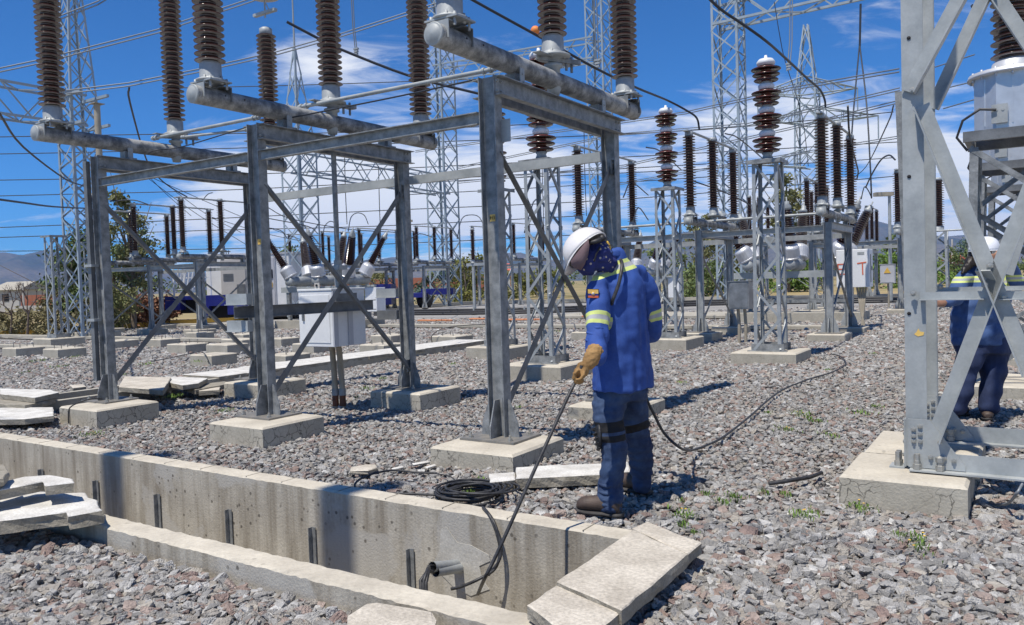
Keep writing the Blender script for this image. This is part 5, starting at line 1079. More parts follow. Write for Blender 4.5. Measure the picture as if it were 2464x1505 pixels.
for k, (x, Y, H, R, lf, lb) in enumerate(((290, 32, 1.7, 1.0, 'leaf_olive', 'green bush left of the brush pile'), (255, 33, 1.9, .9, 'leaf_green', 'dark bush behind the leftmost near post'), (215, 31.5, 1.3, .8, 'leaf_dry', 'bush at the foot of the left lattice tower'), (85, 31, 1.0, 1.2, 'leaf_dry', 'dry bush by the kerb at the far left'), (20, 31, .75, 1.3, 'leaf_dry', 'low dry bush at the left edge'), (130, 32, 1.6, .9, 'leaf_dry', 'dry bush behind the bare lattice stand'),
      (585, 60, 3.6, 2.0, 'leaf_olive', 'tree top over the white container at left'), (672, 58, 4.6, 2.4, 'leaf_green', 'dark round tree behind the white container'), (750, 55, 4.0, 1.6, 'leaf_olive', 'loose tree behind the leaning bushings'), (880, 80, 3.0, 2.5, 'leaf_olive', 'far bush behind the rear switches'),
      (1040, 62, 2.6, 1.5, 'leaf_blue', 'bluish shrub at centre behind the far cables'), (1118, 58, 3.6, 2.0, 'leaf_yellow', 'big yellow green bush left of the H3 post'), (1168, 60, 2.7, 1.6, 'leaf_yellow', 'yellow green bush touching the H3 post'), (1095, 66, 3.0, 2.0, 'leaf_olive', 'olive bush behind the yellow green ones'),
      (1250, 70, 2.2, 2.2, 'leaf_yellow', 'low bush seen through the lattice stand behind H3'), (1330, 75, 2.4, 2.4, 'leaf_yellow', 'bush behind the braces of the H3 frame'), (1650, 58, 4.0, 2.2, 'leaf_green', 'green tree right of the small lattice stand'), (1730, 60, 4.6, 2.0, 'leaf_olive', 'tree behind the second row posts'), (1700, 54, 2.4, 2.4, 'leaf_green', 'dark bush low behind the second row posts'),
      (1810, 62, 2.6, 2.4, 'leaf_lime', 'bright green bush under the breaker platform, left'), (1880, 64, 2.4, 2.4, 'leaf_lime', 'bright green bush under the breaker platform, middle'), (1950, 62, 2.2, 2.4, 'leaf_lime', 'bright green bush under the breaker platform, right'), (2110, 66, 2.6, 2.6, 'leaf_lime', 'bright green bush behind the small far box'), (2145, 72, 5.0, 1.4, 'leaf_green', 'slim tree left of the big tower leg'),
      (2280, 78, 3.6, 2.2, 'leaf_green', 'tree seen between the tower leg and the second worker'), (2325, 84, 4.6, 2.4, 'leaf_blue', 'far greyish tree left of the second worker'), (2230, 70, 2.4, 2.4, 'leaf_lime', 'green bush just right of the big tower leg'), (2400, 72, 2.6, 3.0, 'leaf_green', 'green bush behind the second worker'))):
    tree(g2(x, Y), H, R, lb, lf, 1300 if Y < 40 else 1500, .075 if Y < 40 else .14, 40+k, .02, 'bush' if 'bush' in lb or 'shrub' in lb else 'tree', None, 'bush' if 'bush' in lb or 'shrub' in lb else 'tree', blobs=3)
tree(g2(1896, 62), 9.2, 1.7, 'tall pale eucalyptus between the right hand towers', 'leaf_olive', 2400, .16, 77, .45, blobs=5, hollow=.1)
tree(g2(1690, 70), 7.0, 1.6, 'eucalyptus just left of the second row insulators', 'leaf_olive', 1600, .16, 78, .4, blobs=4)
for k, (x, Y, H) in enumerate(((60, 29.5, 2.3), (20, 30, 2.2))):
    P = npv([*g2(x, Y), 0.]); t = thing('bare_tree', ('leafless small tree by the kerb at far left', 'leafless shrub at the left edge')[k], 'tree', P); mb = MB(); rs = np.random.RandomState(5+k)
    def br(p, d, L_, r, dep):
        q = p+d*L_; mb.tube([p, (p+q)/2+rs.normal(size=3)*L_*.06, q], [r, r*.8, r*.6], 5)
        if dep:
            for _ in range(3): br(q, unit(d+rs.normal(size=3)*.45), L_*.68, r*.6, dep-1)
    br(P, unit((.1, 0, 1)), H*.33, .05, 4); obj('trunk', mb, 'dry_bark', t)
# brush pile
rs = np.random.RandomState(9); P = npv([*g2(338, 36), 0.6]); t = thing('brush_pile', 'reddish brown heap of dry branches left of the blue trailer', 'brush pile', P*npv([1, 1, 0])); mb = MB(); foliage(mb, P, (1.6, 1.2, .65), 2600, .12, rs, hollow=.0); obj('branches', mb, 'brush', t)
P = npv([*g2(385, 37), .5]); mb = MB(); foliage(mb, P, (1.0, .9, .5), 1500, .12, rs, hollow=.0); obj('branches', mb, 'brush', t)
# far wood line
mb = MB(); rs = np.random.RandomState(21)
for k in range(90):
    x = rs.uniform(-200, 2700); Y = rs.uniform(150, 420); H = rs.uniform(2, 6.5); p = at(x, 690, Y); foliage(mb, (p[0], p[1], H*.45), (H*.8, H*.6, H*.5), 130, H*.11, rs)
o = obj('far_trees', mb, 'leaf_green'); tag(o, 'far line of trees at the foot of the hills', 'trees', kind='stuff')
# grass and weeds near the yard
def weeds():
    mb = MB(); rs = np.random.RandomState(31)
    spots = [(150, 885, 20, 4), (350, 880, 14, 5), (420, 958, 22, 5), (220, 1052, 28, 5), (540, 994, 22, 5), (480, 873, 25, 5), (250, 868, 20, 4), (90, 872, 22, 4), (880, 940, 18, 5), (920, 915, 12, 4), (860, 962, 10, 4), (1160, 1170, 26, 9), (1210, 1180, 14, 7), (1130, 1195, 20, 6),
             (1640, 1250, 30, 9), (1700, 1200, 14, 6), (1740, 1218, 16, 6), (1770, 1205, 18, 6), (1840, 1195, 14, 5), (1890, 1200, 14, 5), (1645, 1275, 14, 5), (1670, 1292, 10, 4), (2070, 1232, 30, 7), (2090, 1200, 18, 6), (1930, 1250, 26, 7), (1960, 1245, 12, 4), (2200, 1305, 26, 8), (2210, 1330, 30, 6), (2160, 1298, 10, 4),
             (1640, 925, 12, 4), (1925, 1003, 30, 6), (2070, 1000, 26, 6), (2110, 985, 14, 4), (1960, 1020, 20, 6), (1890, 1040, 26, 5), (1995, 1055, 22, 5), (1640, 1215, 10, 4), (1850, 1000, 10, 4), (1545, 1070, 8, 4), (1480, 905, 10, 3), (1090, 880, 14, 4), (1180, 840, 14, 4), (1335, 800, 22, 4), (1390, 760, 10, 3), (2100, 855, 12, 3), (1990, 895, 10, 3), (2380, 1000, 12, 6), (2365, 990, 10, 6), (640, 965, 14, 4), (1250, 985, 10, 3), (300, 905, 10, 3), (180, 862, 14, 3), (60, 900, 14, 3)]
    for x, y, rx, h in spots:
        c = gp(x, y, -.02); Y = c[1]; px_ = Y/FPX
        for _ in range(int(14+rx*1.5)):
            p = c+npv([rs.normal()*rx*px_*.5, rs.normal()*rx*px_*.9, 0]); a = rs.uniform(0, 6.28); L_ = rs.uniform(.3, 1.2)*h*px_*.85+.006; d = npv([math.cos(a)*.8, math.sin(a)*.8, rs.uniform(.3, 1.1)]); s = npv([-math.sin(a), math.cos(a), 0])*L_*.22
            q = p+ZZ*.03+d*L_; mid = p+ZZ*.03+d*L_*.5; b = len(mb.v); mb.v += [tuple(p+ZZ*.015), tuple(mid+s), tuple(q), tuple(mid-s)]; mb.f.append((b, b+1, b+2, b+3)); mb.m.append(0); mb.sm.append(False)
        if rx > 24 and y > 1000:
            for _ in range(2): p = c+npv([rs.normal()*rx*px_*.4, rs.normal()*rx*px_*.6, .045]); mb.lathe([(0, 0), (.008, .002), (.008, .004), (0, .006)], p, ZZ, 6, mi=1)
    o = obj('weeds', mb, ['leaf_lime', 'yellow']); tag(o, 'small green weeds growing through the gravel', 'weeds', kind='stuff')
weeds()
# container, trailers, houses
def wb(mb, x0, x1, Y, dep, z0, z1, mi=0):
    """box facing the camera square on, given by photo columns at distance Y"""
    a = at(x0, 690, Y); b = at(x1, 690, Y); mb.hexa([(a[0], Y, z0), (b[0], Y, z0), (b[0], Y+dep, z0), (a[0], Y+dep, z0), (a[0], Y, z1), (b[0], Y, z1), (b[0], Y+dep, z1), (a[0], Y+dep, z1)], mi)
t = thing('equipment_container', 'large white equipment container standing behind the left frames', 'container', (at(600, 700, 40)[0], 40, 0))
mb = MB(); wb(mb, 497, 706, 40, 3, .45, 3.15); bevel(obj('body', mb, 'paint_white', t), .02)
mb = MB(); wb(mb, 494, 709, 39.97, 3.06, 3.151, 3.25); obj('roof', mb, 'paint_grey', t)
mb = MB(); wb(mb, 532, 592, 39.3, .69, .8, 2.95); bevel(obj('cooling_unit', mb, 'plaster', t), .02)
mb = MB()
for k in range(6): wb(mb, 538, 562, 39.28, .015, 1.9+k*.06, 1.93+k*.06)
wb(mb, 570, 590, 39.28, .015, .9, 1.7); obj('grille', mb, 'galv_dark', t)
mb = MB(); wb(mb, 641, 661, 39.97, .02, .55, 3.0); wb(mb, 663, 664, 39.95, .04, .5, 3.1); wb(mb, 703, 704, 39.95, .04, .5, 3.1); obj('door', mb, 'paint_grey', t)
mb = MB(); wb(mb, 650, 657, 39.94, .02, 1.95, 2.4); obj('sign', mb, 'dark', t)
mb = MB(); wb(mb, 650, 656, 39.94, .02, 1.5, 1.75); obj('sign', mb, 'yellow', t)
mb = MB(); wb(mb, 495, 708, 40.02, 2.9, .0, .44); obj('plinth', mb, 'dark', t)
t = thing('blue_trailer', 'dark blue low trailer parked before the white container', 'trailer', (at(490, 700, 35)[0], 35, 0))
mb = MB(); wb(mb, 395, 575, 35, 2.2, 1.05, 1.22); wb(mb, 480, 580, 34.9, .1, .75, 1.05); wb(mb, 545, 583, 34.85, 2.3, .35, 1.04); wb(mb, 395, 432, 34.9, 2.2, .62, 1.04); wb(mb, 486, 500, 34.88, 2, .3, .75); obj('chassis', mb, 'paint_blue', t)
mb = MB(); wb(mb, 500, 545, 35.3, 1.6, .2, 1.04); wb(mb, 432, 486, 35.5, 1.4, .45, 1.04); obj('undercarriage', mb, 'dark', t)
for x in ():
    mb = MB(); c = at(x, 700, 35.4); mb.lathe([(0, -.12), (.2, -.12), (.40, -.11), (.42, -.08), (.42, .08), (.40, .11), (.2, .12), (0, .12)], (c[0], 35.4, .42), (0, 1, 0), 18); wh = obj('wheel', mb, 'black_rubber', t)
for x, z in ((556, 1.0), (581, .42)): mb = MB(); wb(mb, x-2.5, x+2.5, 34.8, .04, z, z+.09); obj('marker_light', mb, 'orange', t)
t = thing('white_rack', 'white metal rack with pipes standing on the blue trailer', 'rack', (at(460, 700, 35.5)[0], 35.5, 1.22)); mb = MB()
for x in (416, 440, 474, 505): wb(mb, x, x+3, 35.4, .06, 1.23, 2.6)
for z in (1.5, 2.0, 2.55): wb(mb, 416, 508, 35.47, .05, z, z+.05)
obj('frame', mb, 'paint_white', t)
for k in range(7): mb = MB(); a_ = at(424+k*9, 690, 35.3); mb.tube([(a_[0], 35.3, 1.6), (a_[0]+.15, 35.3, 2.5)], .035, 6); obj('pipe', mb, 'paint_white', t)
t = thing('striped_trailer', 'blue and white striped trailer far behind the drive box', 'trailer', (at(920, 700, 44)[0], 44, 0))
mb = MB(); wb(mb, 898, 940, 44, 2, .35, 1.5); wb(mb, 940, 1020, 44.1, 2, .7, .95); obj('body', mb, 'paint_blue', t); mb = MB()
for k in range(3): wb(mb, 910+k*12, 916+k*12, 43.97, .02, .5+.2*k, .68+.2*k)
obj('stripe', mb, 'paint_white', t)
t = thing('blue_trailer', 'second blue trailer with a wheel, far right of the drive box', 'trailer', (at(1040, 700, 46)[0], 46, 0))
mb = MB(); wb(mb, 1012, 1090, 46, 2, .8, 1.15); obj('body', mb, 'paint_blue', t); mb = MB(); c = at(1022, 700, 46); mb.lathe([(0, -.12), (.45, -.12), (.47, .0), (.45, .12), (0, .12)], (c[0], 45.9, .45), (0, 1, 0), 16); obj('wheel', mb, 'black_rubber', t)
def house(x0, x1, Y, h, label, wall='plaster', roof='roof_red', floors=1):
    a = at(x0, 690, Y)[0]; b = at(x1, 690, Y)[0]; t = thing('house', label, 'house', ((a+b)/2, Y, 0)); mb = MB(); mb.hexa([(a, Y, -1), (b, Y, -1), (b, Y+8, -1), (a, Y+8, -1), (a, Y, h), (b, Y, h), (b, Y+8, h), (a, Y+8, h)]); obj('wall', mb, wall, t)
    mb = MB(); mb.add([(a-.5, Y-.5, h), (b+.5, Y-.5, h), (b+.5, Y+8.5, h), (a-.5, Y+8.5, h), (a-.2, Y+4, h+1.3), (b+.2, Y+4, h+1.3)], [(0, 1, 5, 4), (1, 2, 5), (2, 3, 4, 5), (3, 0, 4), (0, 3, 2, 1)]); obj('roof', mb, roof, t)
    n = max(1, int((b-a)/3))
    for k in range(n): mb = MB(); c = a+(b-a)*(k+.5)/n; mb.box((c, Y-.02, h*.55), (1., .06, 1.1), ((1, 0, 0), (0, 1, 0), (0, 0, 1))); obj('window', mb, 'dark', t)
house(-20, 44, 120, 2.6, 'grey house with a pale roof at the left edge', 'plaster', 'conc_plain'); house(1190, 1228, 140, 3.5, 'small house with a bright red roof left of H3', 'plaster', 'roof_red'); house(2330, 2360, 150, 3.0, 'small brick coloured house left of the second worker', 'brick', 'roof_red')
mb = MB(); a = at(48, 690, 110); b = at(215, 690, 110); mb.hexa([(a[0], 110, -.5), (b[0], 110, -.5), (b[0], 110.3, -.5), (a[0], 110.3, -.5), (a[0], 110, 1.7), (b[0], 110, 1.7), (b[0], 110.3, 1.7), (a[0], 110.3, 1.7)]); o = obj('brick_wall', mb, 'brick', loc=(a[0], 110, 0)); tag(o, 'long low reddish brick wall at the far left', 'wall')
mb = MB(); mb.hexa([(-90, 80, -.3), (-20, 80, -.3), (-20, 80.4, -.3), (-90, 80.4, -.3), (-90, 80, .55), (-20, 80, .55), (-20, 80.4, .55), (-90, 80.4, .55)]); o = obj('low_wall', mb, 'plaster', loc=(-60, 80, 0)); tag(o, 'low pale wall along the far side of the dry field', 'wall')
a = at(660, 690, 160)[0]; b = at(1230, 690, 160)[0]; mb = MB(); mb.hexa([(a, 160, -.5), (b, 160, -.5), (b, 160.4, -.5), (a, 160.4, -.5), (a, 160, 2.9), (b, 160, 2.9), (b, 160.4, 2.9), (a, 160.4, 2.9)]); o = obj('brick_wall', mb, 'brick', loc=(a, 160, 0)); tag(o, 'long far brick wall behind the centre of the yard', 'wall')
for k, (x, y0, Y) in enumerate(((55, 655, 90), (146, 650, 90), (1541, 640, 120), (2292, 620, 120))):
    P = G(x, Y); mb = MB(); mb.tube([P, P+ZZ*(1.4+(690-y0)*Y/FPX)], .12, 6); o = obj('utility_pole', mb, 'plaster', loc=P); tag(o, ('pale utility pole near the grey house', 'second pale utility pole behind the dry field', 'far pale pole over the worker shoulder', 'pale pole left of the second worker')[k], 'pole')
def lamp(x, Y, z, label, s=1):
    P = G(x, Y); t = thing('street_lamp', label, 'lamp post', P); mb = MB(); mb.tube([P, P+ZZ*z], [.09, .06], 8); obj('pole', mb, 'galv_light', t); mb = MB(); mb.box(P+ZZ*(z+.02)-npv([.25*s, 0, 0]), (.75, .3, .16), ((1, 0, 0), (0, 1, 0), (0, 0, 1))); obj('lamp_head', mb, 'conduit', t)
lamp(2143, 34, 4.6, 'lamp post with a boxy head left of the big tower leg'); lamp(978, 60, 6.2, 'lamp post with a long head behind the rear centre post', -1)
# ================================================================ people
def ringloft(mb, rings, n=20):
    """rings: (centre, vector a, vector b)"""
    V = []
    for c, a, b in rings:
        for k in range(n): th = 2*math.pi*k/n; V.append(npv(c)+npv(a)*math.cos(th)+npv(b)*math.sin(th))
    m_ = len(rings); F = [(i*n+k, i*n+(k+1) % n, (i+1)*n+(k+1) % n, (i+1)*n+k) for i in range(m_-1) for k in range(n)]+[tuple(range(n-1, -1, -1)), tuple((m_-1)*n+k for k in range(n))]
    mb.add(V, F, 0, True); return mb
def limb(mb, pts, n=16, dens=3):
    P = [npv(p[0]) for p in pts]; R = [p[1] for p in pts]; Q = [2*P[0]-P[1]]+P+[2*P[-1]-P[-2]]; r_ = [R[0]]+R+[R[-1]]; C = []; S = []
    for i in range(1, len(Q)-2):
        for k in range(dens):
            t = k/dens; a, b, c, d = Q[i-1:i+3]; C.append(.5*((2*b)+(-a+c)*t+(2*a-5*b+4*c-d)*t*t+(-a+3*b-3*c+d)*t**3)); S.append(r_[i]*(1-t)+r_[i+1]*t)
    C.append(P[-1]); S.append(R[-1])
    d0 = unit(C[0]-C[1]); d1 = unit(C[-1]-C[-2])
    C = [C[0]+d0*S[0]*.55, C[0]+d0*S[0]*.35]+C+[C[-1]+d1*S[-1]*.35, C[-1]+d1*S[-1]*.55]; S = [S[0]*.4, S[0]*.8]+S+[S[-1]*.8, S[-1]*.4]
    return mb.tube(C, S, n)
def ell(mb, c, a, b, d, n=16, m_=10):
    rings = []
    for i in range(m_+1): th = math.pi*i/m_; s = max(math.sin(th), .03); rings.append((npv(c)-npv(d)*math.cos(th), npv(a)*s, npv(b)*s))
    return ringloft(mb, rings, n)
def blob(name, mb, mats, parent, voxel=.01, smooth=4, disp=(), label=None):
    """fuse overlapping closed shapes into one continuous skin, then wrinkle it"""
    me = bpy.data.meshes.new('tmp'); me.from_pydata(mb.v, [], mb.f); o = bpy.data.objects.new('tmp', me); COL.objects.link(o)
    m_ = o.modifiers.new('r', 'REMESH'); m_.mode = 'VOXEL'; m_.voxel_size = voxel; m_.use_smooth_shade = True
    m_ = o.modifiers.new('s', 'SMOOTH'); m_.iterations = smooth; m_.factor = .6
    dg = bpy.context.evaluated_depsgraph_get(); dg.update(); m2 = bpy.data.meshes.new_from_object(o.evaluated_get(dg)); bpy.data.objects.remove(o)
    from mathutils import noise as NZ
    if disp:
        co_ = [v.co+v.normal*sum(st*NZ.noise(Vector((v.co.x*s[0]+s[0], v.co.y*s[1], v.co.z*s[2]+k_*3))) for k_, (st, s) in enumerate(disp)) for v in m2.vertices]
    else: co_ = [v.co for v in m2.vertices]
    q = MB(); q.v = [tuple(c_) for c_ in co_]; q.f = [tuple(p.vertices) for p in m2.polygons]; q.m = [0]*len(q.f); q.sm = [True]*len(q.f)
    return obj(name, q, mats, parent, label=label)
def band_mat(name, base, base2, bands, rough=.8, stain=None, sc_=9, weave=0):
    """cloth whose tapes lie on planes: bands = (centre, normal, half height, reach, kind)"""
    m = mat(name, base, base2, rough, 0, sc_, 6, .25, 260, fine=.06); n, l, p = nodes_of(m); src = p.inputs['Base Color'].links[0].from_socket; ge = n.new('ShaderNodeNewGeometry')
    def M2(op, a, b=None):
        q = n.new('ShaderNodeMath'); q.operation = op
        for i, v in enumerate((a, b)):
            if v is None: continue
            if isinstance(v, (int, float)): q.inputs[i].default_value = v
            else: l.new(v, q.inputs[i])
        return q.outputs[0]
    for c, nr, h, R, kind in bands:
        s = n.new('ShaderNodeVectorMath'); s.operation = 'SUBTRACT'; l.new(ge.outputs['Position'], s.inputs[0]); s.inputs[1].default_value = tuple(c)
        dt = n.new('ShaderNodeVectorMath'); dt.operation = 'DOT_PRODUCT'; l.new(s.outputs[0], dt.inputs[0]); dt.inputs[1].default_value = tuple(unit(nr))
        ln = n.new('ShaderNodeVectorMath'); ln.operation = 'LENGTH'; l.new(s.outputs[0], ln.inputs[0])
        ab = M2('ABSOLUTE', dt.outputs['Value']); near = M2('LESS_THAN', ln.outputs['Value'], R); ins = M2('MULTIPLY', M2('LESS_THAN', ab, h), near)
        def mixc(src, f, col):
            q = n.new('ShaderNodeMix'); q.data_type = 'RGBA'; l.new(f, q.inputs[0]); l.new(src, q.inputs[6]); q.inputs[7].default_value = rgba(col); return q.outputs[2]
        if kind == 'tape': src = mixc(src, ins, (.60, .68, .22)); src = mixc(src, M2('MULTIPLY', M2('LESS_THAN', ab, h*.36), near), (.40, .41, .42))
        elif kind == 'strap': src = mixc(src, ins, (.010, .010, .012))
        else: src = mixc(src, ins, kind)
    l.new(src, p.inputs['Base Color']); return m
mat('glove', (.23, .125, .04), (.36, .21, .08), .85, 0, 14, 6, .3, 120)
mat('boot', (.045, .03, .024), (.10, .07, .052), .6, 0, 9, 6, .3, 90); mat('sole', (.03, .028, .027), (.07, .065, .06), .8, 0, 14, 5)
mat('helmet', (.62, .60, .58), (.72, .70, .68), .38, 0, 6, 6, fine=.03); mat('flap', (.115, .075, .085), (.16, .11, .12), .9, 0, 8, 5, .2, 200)
mat('skin', (.30, .15, .09), (.36, .19, .12), .55, 0, 9, 4); mat('hair', (.012, .009, .008), (.03, .022, .018), .5, 0, 30, 4)
mat('helmet_white', (.72, .74, .77), None, .3); mat('pad', (.014, .014, .016), (.03, .03, .033), .55, 0, 20, 3)
m = mat('bandana', (.014, .02, .11), (.02, .03, .16), .85, 0, 12, 4, .1, 200); n, l, p = nodes_of(m); src = p.inputs['Base Color'].links[0].from_socket
vo = n.new('ShaderNodeTexVoronoi'); vo.inputs['Scale'].default_value = 34; tcx = n.new('ShaderNodeTexCoord'); l.new(tcx.outputs['Object'], vo.inputs[0]); mm = n.new('ShaderNodeMapRange'); mm.inputs[1].default_value = .20; mm.inputs[2].default_value = .26; mm.inputs[3].default_value = 1; mm.inputs[4].default_value = 0; l.new(vo.outputs['Distance'], mm.inputs[0])
mx = n.new('ShaderNodeMix'); mx.data_type = 'RGBA'; l.new(mm.outputs[0], mx.inputs[0]); l.new(src, mx.inputs[6]); mx.inputs[7].default_value = (.42, .36, .30, 1); l.new(mx.outputs[2], p.inputs['Base Color'])
def boot(parent, heel, toe, z0, hgt=.13, wd=.052, m1='boot', top=None):
    heel = npv(heel); toe = npv(toe); d = unit((toe-heel)*npv([1, 1, 0])); s = np.cross(ZZ, d); L_ = np.linalg.norm((toe-heel)[:2]); h0 = npv([heel[0], heel[1], z0])
    mb = MB(); R = [(0., .034, .036), (.06, .046, .046), (.2, .047, .052), (.4, .046, .054), (.6, .050, .046), (.8, .054, .042), (.93, .046, .036), (1.0, .03, .026)]
    ringloft(mb, [(h0+d*L_*f+ZZ*(.02+b), s*a*wd/.052, ZZ*b) for f, a, b in R], 16)
    tp = npv(top) if top is not None else h0+d*L_*.16+ZZ*.2; limb(mb, [(h0+d*L_*.17+ZZ*.07, .046), (tp, .044)])
    o = blob('boot', mb, [m1], parent, .007, 5)
    mb = MB(); ringloft(mb, [(h0+d*(-.012)+ZZ*.014, s*.03, ZZ*.014), (h0+d*L_*.06+ZZ*.014, s*.05*wd/.052, ZZ*.016), (h0+d*L_*.35+ZZ*.015, s*.047*wd/.052, ZZ*.015), (h0+d*L_*.75+ZZ*.015, s*.058*wd/.052, ZZ*.016), (h0+d*(L_*.95)+ZZ*.018, s*.045*wd/.052, ZZ*.014), (h0+d*(L_+.01)+ZZ*.022, s*.022, ZZ*.01)], 16)
    obj('sole', mb, 'sole', o); return o
S2 = npv([.8, .6, 0]); B2 = npv([-.6, .8, 0])     # the worker's right hand side and the way he faces
W_ = thing('person', 'person in blue shirt, jeans and white helmet feeding a cable into the trench', 'person', gp(1490, 1225, 0))
def trow(y, x, hw, b, Y=4.78):
    c = at(x, y, Y); h = hw*Y/FPX; a = math.sqrt(max(h*h-(b*.6)**2, .0009))/.8; return (c, S2*a, B2*b)
torso = [trow(938, 1500, 77, .150), trow(925, 1500, 77, .150), trow(890, 1500, 76, .150), trow(850, 1498, 75, .145), trow(780, 1496, 71, .145), trow(720, 1494, 68, .14), trow(685, 1492, 66, .13), trow(662, 1491, 58, .11), trow(645, 1488, 46, .092), trow(630, 1482, 32, .078), trow(612, 1472, 27, .07), trow(604, 1468, 24, .066)]
sl = [(at(1448, 672, 4.70), .058), (at(1438, 712, 4.64), .072), (at(1436, 770, 4.58), .073), (at(1438, 815, 4.53), .073), (at(1434, 846, 4.47), .064), (at(1427, 862, 4.43), .054)]
sr = [(at(1540, 672, 4.92), .06), (at(1562, 715, 4.96), .068), (at(1573, 765, 5.0), .066), (at(1571, 796, 5.05), .060), (at(1548, 806, 5.16), .050)]
# body under the clothes: one continuous skin
mb = MB(); ringloft(mb, [(c, a*.76, b*.74) for c, a, b in torso[1:9]]+[(torso[9][0], torso[9][1]*.6, torso[9][2]*.75), (torso[10][0], torso[10][1]*.7, torso[10][2]*.8)])
hd = at(1418, 606, 4.68); rim = .743*R_+.667*U_; _n0 = -.667*R_+.743*U_; TL = .42; nup = _n0*math.cos(TL)+F_*math.sin(TL); sd = -F_*math.cos(TL)+_n0*math.sin(TL)
ell(mb, hd+F_*.02, rim*.075, sd*.06, nup*.08); ell(mb, hd+F_*.03-nup*.06-rim*.01, rim*.045, sd*.04, nup*.05); limb(mb, [(at(1466, 632, 4.76), .050), (hd+F_*.02-nup*.04+rim*.02, .042)])
ell(mb, hd+F_*.02-nup*.03-rim*.078, rim*.018, sd*.013, nup*.022)
limb(mb, [(p, r*.5) for p, r in sl]+[(at(1410, 882, 4.38), .030)]); limb(mb, [(p, r*.5) for p, r in sr]+[(at(1525, 812, 5.24), .03)])
jl = [(at(1478, 950, 4.76), .10), (at(1464, 980, 4.72), .097), (at(1466, 1030, 4.68), .083), (at(1476, 1072, 4.67), .074), (at(1477, 1100, 4.66), .073), (at(1474, 1135, 4.64), .072), (at(1468, 1180, 4.62), .072), (at(1469, 1205, 4.60), .072), (at(1470, 1220, 4.60), .070)]
jr = [(at(1518, 950, 4.86), .09), (at(1523, 978, 4.88), .088), (at(1530, 1030, 4.92), .080), (at(1538, 1075, 4.95), .078), (at(1541, 1110, 4.98), .072), (at(1543, 1140, 4.99), .066), (at(1544, 1158, 5.0), .064), (at(1544, 1172, 5.0), .062)]
for q in (jl, jr): limb(mb, [(p, r*.72) for p, r in q])
ell(mb, at(1498, 938, 4.81), S2*.12, B2*.09, ZZ*.08)
blob('body', mb, ['skin'], W_, .011, 5)
# shirt
P1, P2, P3 = at(1436, 672, 4.62), at(1493, 643, 4.64), at(1545, 645, 4.90); ny = np.cross(P2-P1, P3-P1); ny = unit(ny)*(1 if ny[2] > 0 else -1)
mshirt = band_mat('shirt_blue', (.016, .055, .245), (.030, .088, .34), [(at(1436, 772, 4.58), sl[1][0]-sl[3][0], .036, .105, 'tape'), (at(1578, 752, 4.98), sr[1][0]-sr[3][0], .036, .078, 'tape'), (P2, unit(ZZ+B2*.10+S2*(-.22)), .036, .215, 'tape')])
mb = MB(); ringloft(mb, torso); limb(mb, sl); limb(mb, sr); limb(mb, [(at(1452, 668, 4.74), .05), (at(1490, 650, 4.78), .06), (at(1538, 664, 4.9), .055)])
shirt = blob('shirt', mb, [mshirt], W_, .0085, 3, ((.028, (8, 8, 1.6)), (.015, (18, 18, 4)), (.006, (12, 12, 22))))
# sleeve crumples, back pleat and hem
mb = MB()
for k, (x0, y0, x1, y1, Y) in enumerate(((1412, 800, 1462, 812, 4.49), (1410, 818, 1458, 838, 4.47), (1414, 838, 1460, 850, 4.43), (1418, 785, 1460, 790, 4.515))): limb(mb, [(at(x0, y0, Y+.03), .009), (at((x0+x1)/2, (y0+y1)/2+3, Y-.012), .014), (at(x1, y1, Y+.03), .008)], 8)
blob('sleeve_crease', mb, [mshirt], shirt, .005, 3)
mb = MB(); c, a, b = torso[-2]
mb.v = []; ringloft(mb, [(c-ZZ*.02, a*1.10, b*1.10), (c+ZZ*.012, a*1.04, b*1.04), (c+ZZ*.022, a*1.0, b*1.0)]); blob('collar', mb, [mshirt], shirt, .007, 2)
# flag patch: three stripes and a small round crest on the near sleeve
pc = at(1427, 707, 4.555); px_ = unit(R_*.98-U_*.02+F_*.1); py_ = unit(U_*.995-R_*.03); pz = unit(np.cross(px_, py_))
t_ = obj('flag_patch', MB().box(pc, (.068, .054, .006), (px_, py_, pz)), 'dark', shirt)
for y0, h, m_ in ((.0115, .024, 'label_yellow'), (-.006, .012, 'paint_blue'), (-.018, .012, 'red_paint')): obj('stripe', MB().box(pc+py_*y0+pz*.0035, (.060, h, .002), (px_, py_, pz)), m_, t_)
obj('crest', MB().lathe([(0, 0), (.011, 0), (.011, .002), (0, .002)], pc+pz*.0046, pz, 12), 'label_yellow', t_); obj('crest', MB().lathe([(0, 0), (.007, 0), (.006, .002), (0, .002)], pc+pz*.0068, pz, 12), 'paint_grey', t_)
# jeans with knee straps
kn = at(1466, 1024, 4.68); kn2 = at(1471, 1052, 4.67); kr = at(1529, 1024, 4.92)
mj = band_mat('jeans', (.014, .028, .075), (.045, .082, .165), [(kn, unit(ZZ-R_*.05), .030, .12, 'strap'), (kn2, unit(ZZ-R_*.05), .019, .11, 'strap'), (kr, unit(ZZ-R_*.25), .026, .12, 'strap')], .85, sc_=7)
mb = MB(); limb(mb, jl); limb(mb, jr); ringloft(mb, [trow(962, 1494, 66, .13, 4.8), trow(950, 1496, 68, .14, 4.8), trow(925, 1498, 66, .13, 4.8), trow(905, 1498, 60, .12, 4.8)])
jeans = blob('jeans', mb, [mj], W_, .0085, 3, ((.018, (9, 9, 4)), (.010, (6, 6, 30)), (.006, (30, 30, 40))))
mb = MB(); rs_ = random.Random(3)
for y, Y in ((1168, 4.56), (1186, 4.555), (1202, 4.55), (1214, 4.55)): limb(mb, [(at(1441, y-3, Y+.05), .009), (at(1462, y+3, Y-.0), .013), (at(1498, y-4, Y+.06), .009)], 8)
blob('ankle_crease', mb, [mj], jeans, .005, 3)
